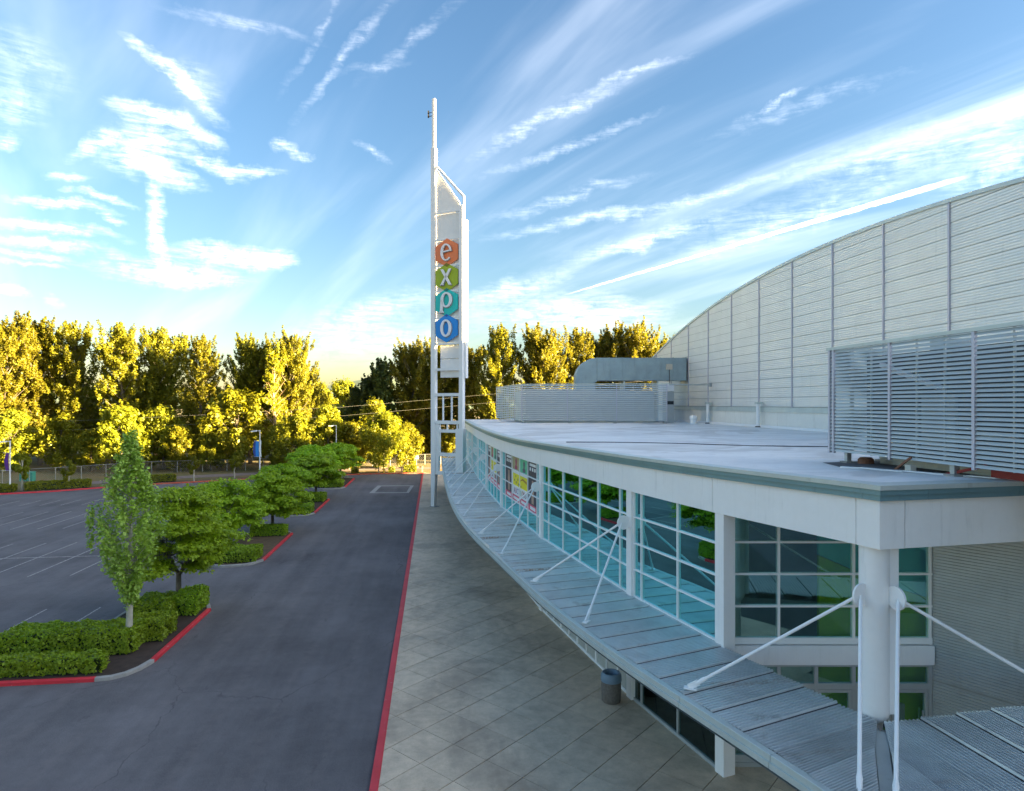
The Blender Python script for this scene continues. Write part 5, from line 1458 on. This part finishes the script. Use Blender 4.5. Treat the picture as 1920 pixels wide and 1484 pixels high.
# the wood beyond: tall cottonwoods, understorey, pines, one half-bare tree
CW = [cottonwood(31, 24, 12.5, .25, per=165, multi=3), cottonwood(32, 24, 11, .25, per=165, multi=2), cottonwood(33, 24, 14, .25, per=165, multi=3, n_limb=44), cottonwood(34, 24, 10.5, .25, per=165, n_limb=50), cottonwood(35, 24, 12.5, .25, per=165, multi=2)]
print('leaves', [len(c[1].polygons) for c in CW])
WG = 'tall cottonwoods of the wood beyond the car park'
TALL = [(-75.1, 114, 23.7, 'tall cottonwood at the picture edge, above the purple banner'), (-69.1, 113.2, 24.1, 'tall golden cottonwood just inside the picture edge'), (-65.9, 117, 25.4, 'tallest golden cottonwood near the picture edge'),
        (-61.2, 118.3, 24.9, 'broad golden cottonwood behind the car park, second from the slender tree'), (-52.1, 115.2, 24.4, 'tall golden cottonwood above the slender tree top'), (-48.5, 118.8, 24.0, 'golden cottonwood at the edge of the first dip in the tree line'),
        (-39.1, 113.6, 22.4, 'pointed cottonwood standing alone right of the first dip in the tree line'), (-31.8, 116.7, 22.4, 'dark-flanked cottonwood left of the half-bare tree'), (-24.1, 113.8, 22.6, 'feathery dark cottonwood right behind the half-bare tree'), (-21.9, 119.5, 17.0, 'shorter cottonwood at the left of the sky gap'),
        (-4.2, 119.4, 22, 'feathery cottonwood just left of the sign tower'), (-.1, 120.9, 23, 'tall cottonwood directly behind the sign tower'), (4.7, 122.3, 22.4, 'cottonwood just right of the sign tower'),
        (11.3, 111.5, 24.7, 'golden cottonwood above the left end of the far roof screen'), (18.3, 110.6, 24.2, 'full golden cottonwood above the middle of the far roof screen'), (25.6, 111.7, 24.3, 'golden cottonwood above the rounded duct end'),
        (31.9, 115, 24.8, 'golden cottonwood above the middle of the duct'), (36.2, 112.4, 25, 'orange-gold cottonwood left of where the hall roof meets the trees'), (41.9, 115.8, 23, 'last cottonwood, touching the hall roof curve')]
for i, (x, y, h, lb) in enumerate(TALL):
    k = h / 24 * .945; plant(CW[(i * 2 + i // 5) % 5], 'cottonwood_tree', (x, y, 0), lb, 'tree', WG, (k * random.uniform(.95, 1.12), k * random.uniform(.95, 1.12), k), i * 1.7)
BU = [bush(41, 9, 7, .25, 85), bush(42, 8, 6.2, .24, 75), bush(43, 9, 5.5, .24, 72), bush(44, 6.5, 6.5, .23, 70)]
UG = 'smaller trees at the foot of the wood'
UND = [(-64.3, 106.6, 9.0, 'bright yellow small tree behind the purple banner lamp'), (-58.1, 107.9, 8.2, 'yellow small tree right of the purple banner lamp'), (-52.7, 106.2, 6.1, 'low green small tree left of the slender tree top'),
       (-47.4, 104.8, 9.4, 'yellow-topped small tree directly behind the slender tree top'), (-43, 108.5, 9.5, 'shaded small tree between the slender tree and the pale fence posts'), (-38.8, 104.5, 6.6, 'blue-green small tree behind the fence, right of the slender tree'), (-34.5, 104.8, 5.6, 'shaded green bushy tree left of the blue banner'),
       (-31.5, 107.6, 11.8, 'yellow small tree lit at the top, left of the blue banner'), (-24.6, 105.8, 6.9, 'dark green bushy tree right of the blue banner'), (-21.0, 101.3, 8.4, 'light green small tree above the island maples'),
       (-16.5, 102.7, 9.8, 'bright yellow tree top above the farthest maples'), (-13.4, 104.4, 7.0, 'green small tree right of the bright yellow tree top'), (-4.2, 104.3, 6.9, 'ragged yellow small tree beside the full yellow tree'), (3.4, 113, 5.8, 'small bush showing through the open foot of the sign tower'), (-9.8, 108.6, 10.6, 'yellow small tree half lit below the pines')]
for i, (x, y, h, lb) in enumerate(UND):
    j = i % 4; bh = (9, 8, 9, 6.5)[j]; k = h / bh; kx = max(k, .8)
    plant(BU[j], 'small_tree', (x, y, 0), lb, 'tree', UG, (kx, kx, k), i * 2.3)
plant(bush(51, 8.6, 7.0, .23, 110, trunk=.17), 'yellow_tree', (-7.5, 99.6, 0), 'full bright yellow-lit tree standing alone at the end of the drive', 'tree')
PN = cottonwood(61, 16, 5, .34, 40, 130, 'leaf_pine', .1)
for x, y, h, lb in ((-12.0, 120.4, 15.2, 'shorter dark pine in the sky gap'), (-9.3, 118, 18, 'pointed dark pine in the sky gap left of the tower'), (-14.6, 122, 13.5, 'small dark tree at the bottom of the sky gap')):
    plant(PN, 'pine_tree', (x, y, 0), lb, 'tree', 'dark trees in the sky gap', (h / 16,) * 3, x)
for x, y, h, lb in ((-24.3, 174.3, 15.9, 'far golden round tree at the bottom of the sky gap'), (-20.0, 172, 13, 'far green tree beside the golden one in the sky gap'), (-29, 170, 15, 'far tree hidden mostly by the feathery cottonwood')):
    plant(BU[0], 'far_tree', (x, y, 0), lb, 'tree', 'far trees in the sky gap', (h / 9 * .8, h / 9 * .8, h / 9), x)
# background wood that reads as one dark mass between the trunks
P_, N_ = [], []
cl = []
random.seed(3)
for i in range(520):
    x = random.uniform(-110, 70); y = 122 + random.uniform(0, 14) + (4 if x < -60 else 0) * 0; h = random.uniform(2, 13.5)
    if -30 < x < -6: h = min(h, 8)
    cl.append((np.array([x, y, h]), frame_along((0, 0, 1), 2.2, 1.7), 1.0))
P_, N_ = clump_points(cl, 90)
me = leaf_mesh('wood', P_, N_, .8 * rng.uniform(.6, 1.2, len(P_)), 'leaf_cottonwood'); o = link('woodland', me, None); tag(o, None, None, None, 'stuff')
bt, bc = cottonwood(71, 19.3, 6.5, .32, 40, 60, 'leaf_bush', .22, .72)
bt.materials.clear(); bt.materials.append(MATS['warm_bark'])
plant((bt, bc), 'half_bare_tree', (-25.6, 106.9, 0), 'half-bare tree with an orange-lit trunk and dead branches', 'tree')
SP = bush(81, 3.4, 1.3, .18, 16, trunk=.35, wood='pale_bark')
for x, y, h, lb in ((-49.0, 83.3, 4.6, 'thin sapling just right of the purple banner lamp'), (-44.4, 84.5, 3.5, 'thin bright sapling in the long low hedge'), (-32.0, 90.6, 3.4, 'thin sapling right of the slender tree, by the far kerb'), (-27.6, 93.4, 3.2, 'thin sapling left of the blue banner lamp')):
    plant(SP, 'sapling', (x, y, .05), lb, 'tree', 'saplings on the far strip', (h / 3.4,) * 3, x)

# ------------------------------------------------------------------ fences, small signs, wires
def fence_run(name, label, pts, h, step, mesh):
    r_ = thing(name, (pts[0][0], pts[0][1], 0), label, 'fence')
    posts = []
    for (a, b), (c, d) in zip(pts, pts[1:]):
        L = math.hypot(c - a, d - b); n_ = max(1, round(L / step))
        for i in range(n_): posts.append((a + (c - a) * i / n_, b + (d - b) * i / n_))
    posts.append(pts[-1]); pm = None
    for x, y in posts:
        if pm is None: o = part(MB((x, y, 0)).tube((x, y, 0), (x, y, h), .05, .05, 8), 'post', 'fence_steel', r_); pm = o.data
        else: link('post', pm, None, r_, Vector((x, y, 0)) - Vector(r_.location))
    mb = MB(pts[0] + (0,))
    for (a, b), (c, d) in zip(posts, posts[1:]): mb.tube((a, b, h), (c, d, h), .03, .03, 6)
    part(mb, 'top_rail', 'fence_steel', r_)
    mb = MB(pts[0] + (0,))
    for (a, b), (c, d) in zip(posts, posts[1:]):
        p, q = Vector((a, b, 0)), Vector((c, d, 0)); L = (q - p).length; n_ = int(L / .3)
        for i in range(-int(h / .3), n_):
            for sgn in (1, -1):
                u0, u1 = (i * .3, i * .3 + h) if sgn > 0 else (i * .3 + h, i * .3)
                z0, z1 = .05, h
                def cl_(u): return min(max(u, 0), L)
                c0, c1 = cl_(u0), cl_(u1); zz0 = z0 + (z1 - z0) * (c0 - u0) / (u1 - u0); zz1 = z0 + (z1 - z0) * (c1 - u0) / (u1 - u0)
                if abs(c1 - c0) > .05: mb.tube(p.lerp(q, c0 / L) + Vector((0, 0, zz0)), p.lerp(q, c1 / L) + Vector((0, 0, zz1)), .005, .005, 3, False)
    o = part(mb, 'wire_mesh', 'fence_steel', r_); o['kind'] = 'stuff'
    return r_


fence_run('chain_link_fence', 'long grey chain-link fence along the foot of the wood', [(-66, 84.5), (-56, 91.2), (-51.2, 94.2), (-42.2, 102.4), (-31.9, 104.2), (-21.8, 107.2), (-1.5, 111.3), (12, 113)], 1.75, 3.0, True)
r_ = thing('rail_fence', (-11.6, 96.9, 0), 'low single-rail barrier across the end of the drive', 'barrier')
for x, y in ((-11.6, 97.6), (-8.2, 98.0), (-4.8, 98.3), (-1.7, 98.6)):
    part(MB((x, y, 0)).box(x - .09, x + .09, y - .09, y + .09, 0, .95), 'post', 'rail_wood', r_)
part(MB((-6.6, 98, .8)).bar((-11.6, 97.72, .80), (-1.7, 98.72, .80), .05, .14), 'rail', 'rail_wood', r_)
tag(MB((-7.45, 97.7, 0)).tube((-7.45, 97.7, 0), (-7.45, 97.7, 1.9), .10, .10, 12).build('bollard', 'yellow_paint'), 'tall yellow bollard at the end of the drive under the yellow tree', 'bollard')
sg = thing('notice_board', (-2.9, 110.6, 0), 'small cream notice fixed to the chain-link fence', 'sign')
part(MB((-2.9, 110.6, 0)).box(-3.25, -2.55, 110.55, 110.58, 1.0, 1.65), 'board', 'sign_cream', sg)
part(MB((-2.9, 110.6, 0)).tube((-2.9, 110.62, 0), (-2.9, 110.62, 1.6), .03, .03, 6), 'post', 'fence_steel', sg)
gb = thing('utility_cabinet', (-54.7, 94.2, 0), 'green utility cabinet by the fence, right of the purple banner lamp', 'cabinet')
part(MB((-54.7, 94.2, 0)).box(-55.5, -53.9, 93.8, 94.6, 0, 1.15), 'casing', 'green_box', gb)
part(MB((-54.7, 94.2, 0)).hexa([(-55.56, 93.74, 1.15), (-53.84, 93.74, 1.15), (-53.84, 94.66, 1.15), (-55.56, 94.66, 1.15), (-55.4, 93.9, 1.27), (-54, 93.9, 1.27), (-54, 94.5, 1.27), (-55.4, 94.5, 1.27)]), 'lid', 'green_box', gb)
for dz, lb in ((0, 'lower overhead wire crossing before the wood'), (1.4, 'upper overhead wire crossing before the wood')):
    pts = [(-130, 110, 5.0 + dz), (-90, 108, 5.4 + dz), (-55.7, 107, 6.4 + dz), (-40, 105.5, 7.1 + dz), (-14.9, 105.5, 8.5 + dz), (.2, 106.5, 9.8 + dz), (20, 107, 11.6 + dz), (60, 108, 15 + dz)]
    tag(MB(pts[0]).path(pts, .011, 5).build('overhead_wire', 'wire_pale'), lb, 'wire', 'overhead wires')
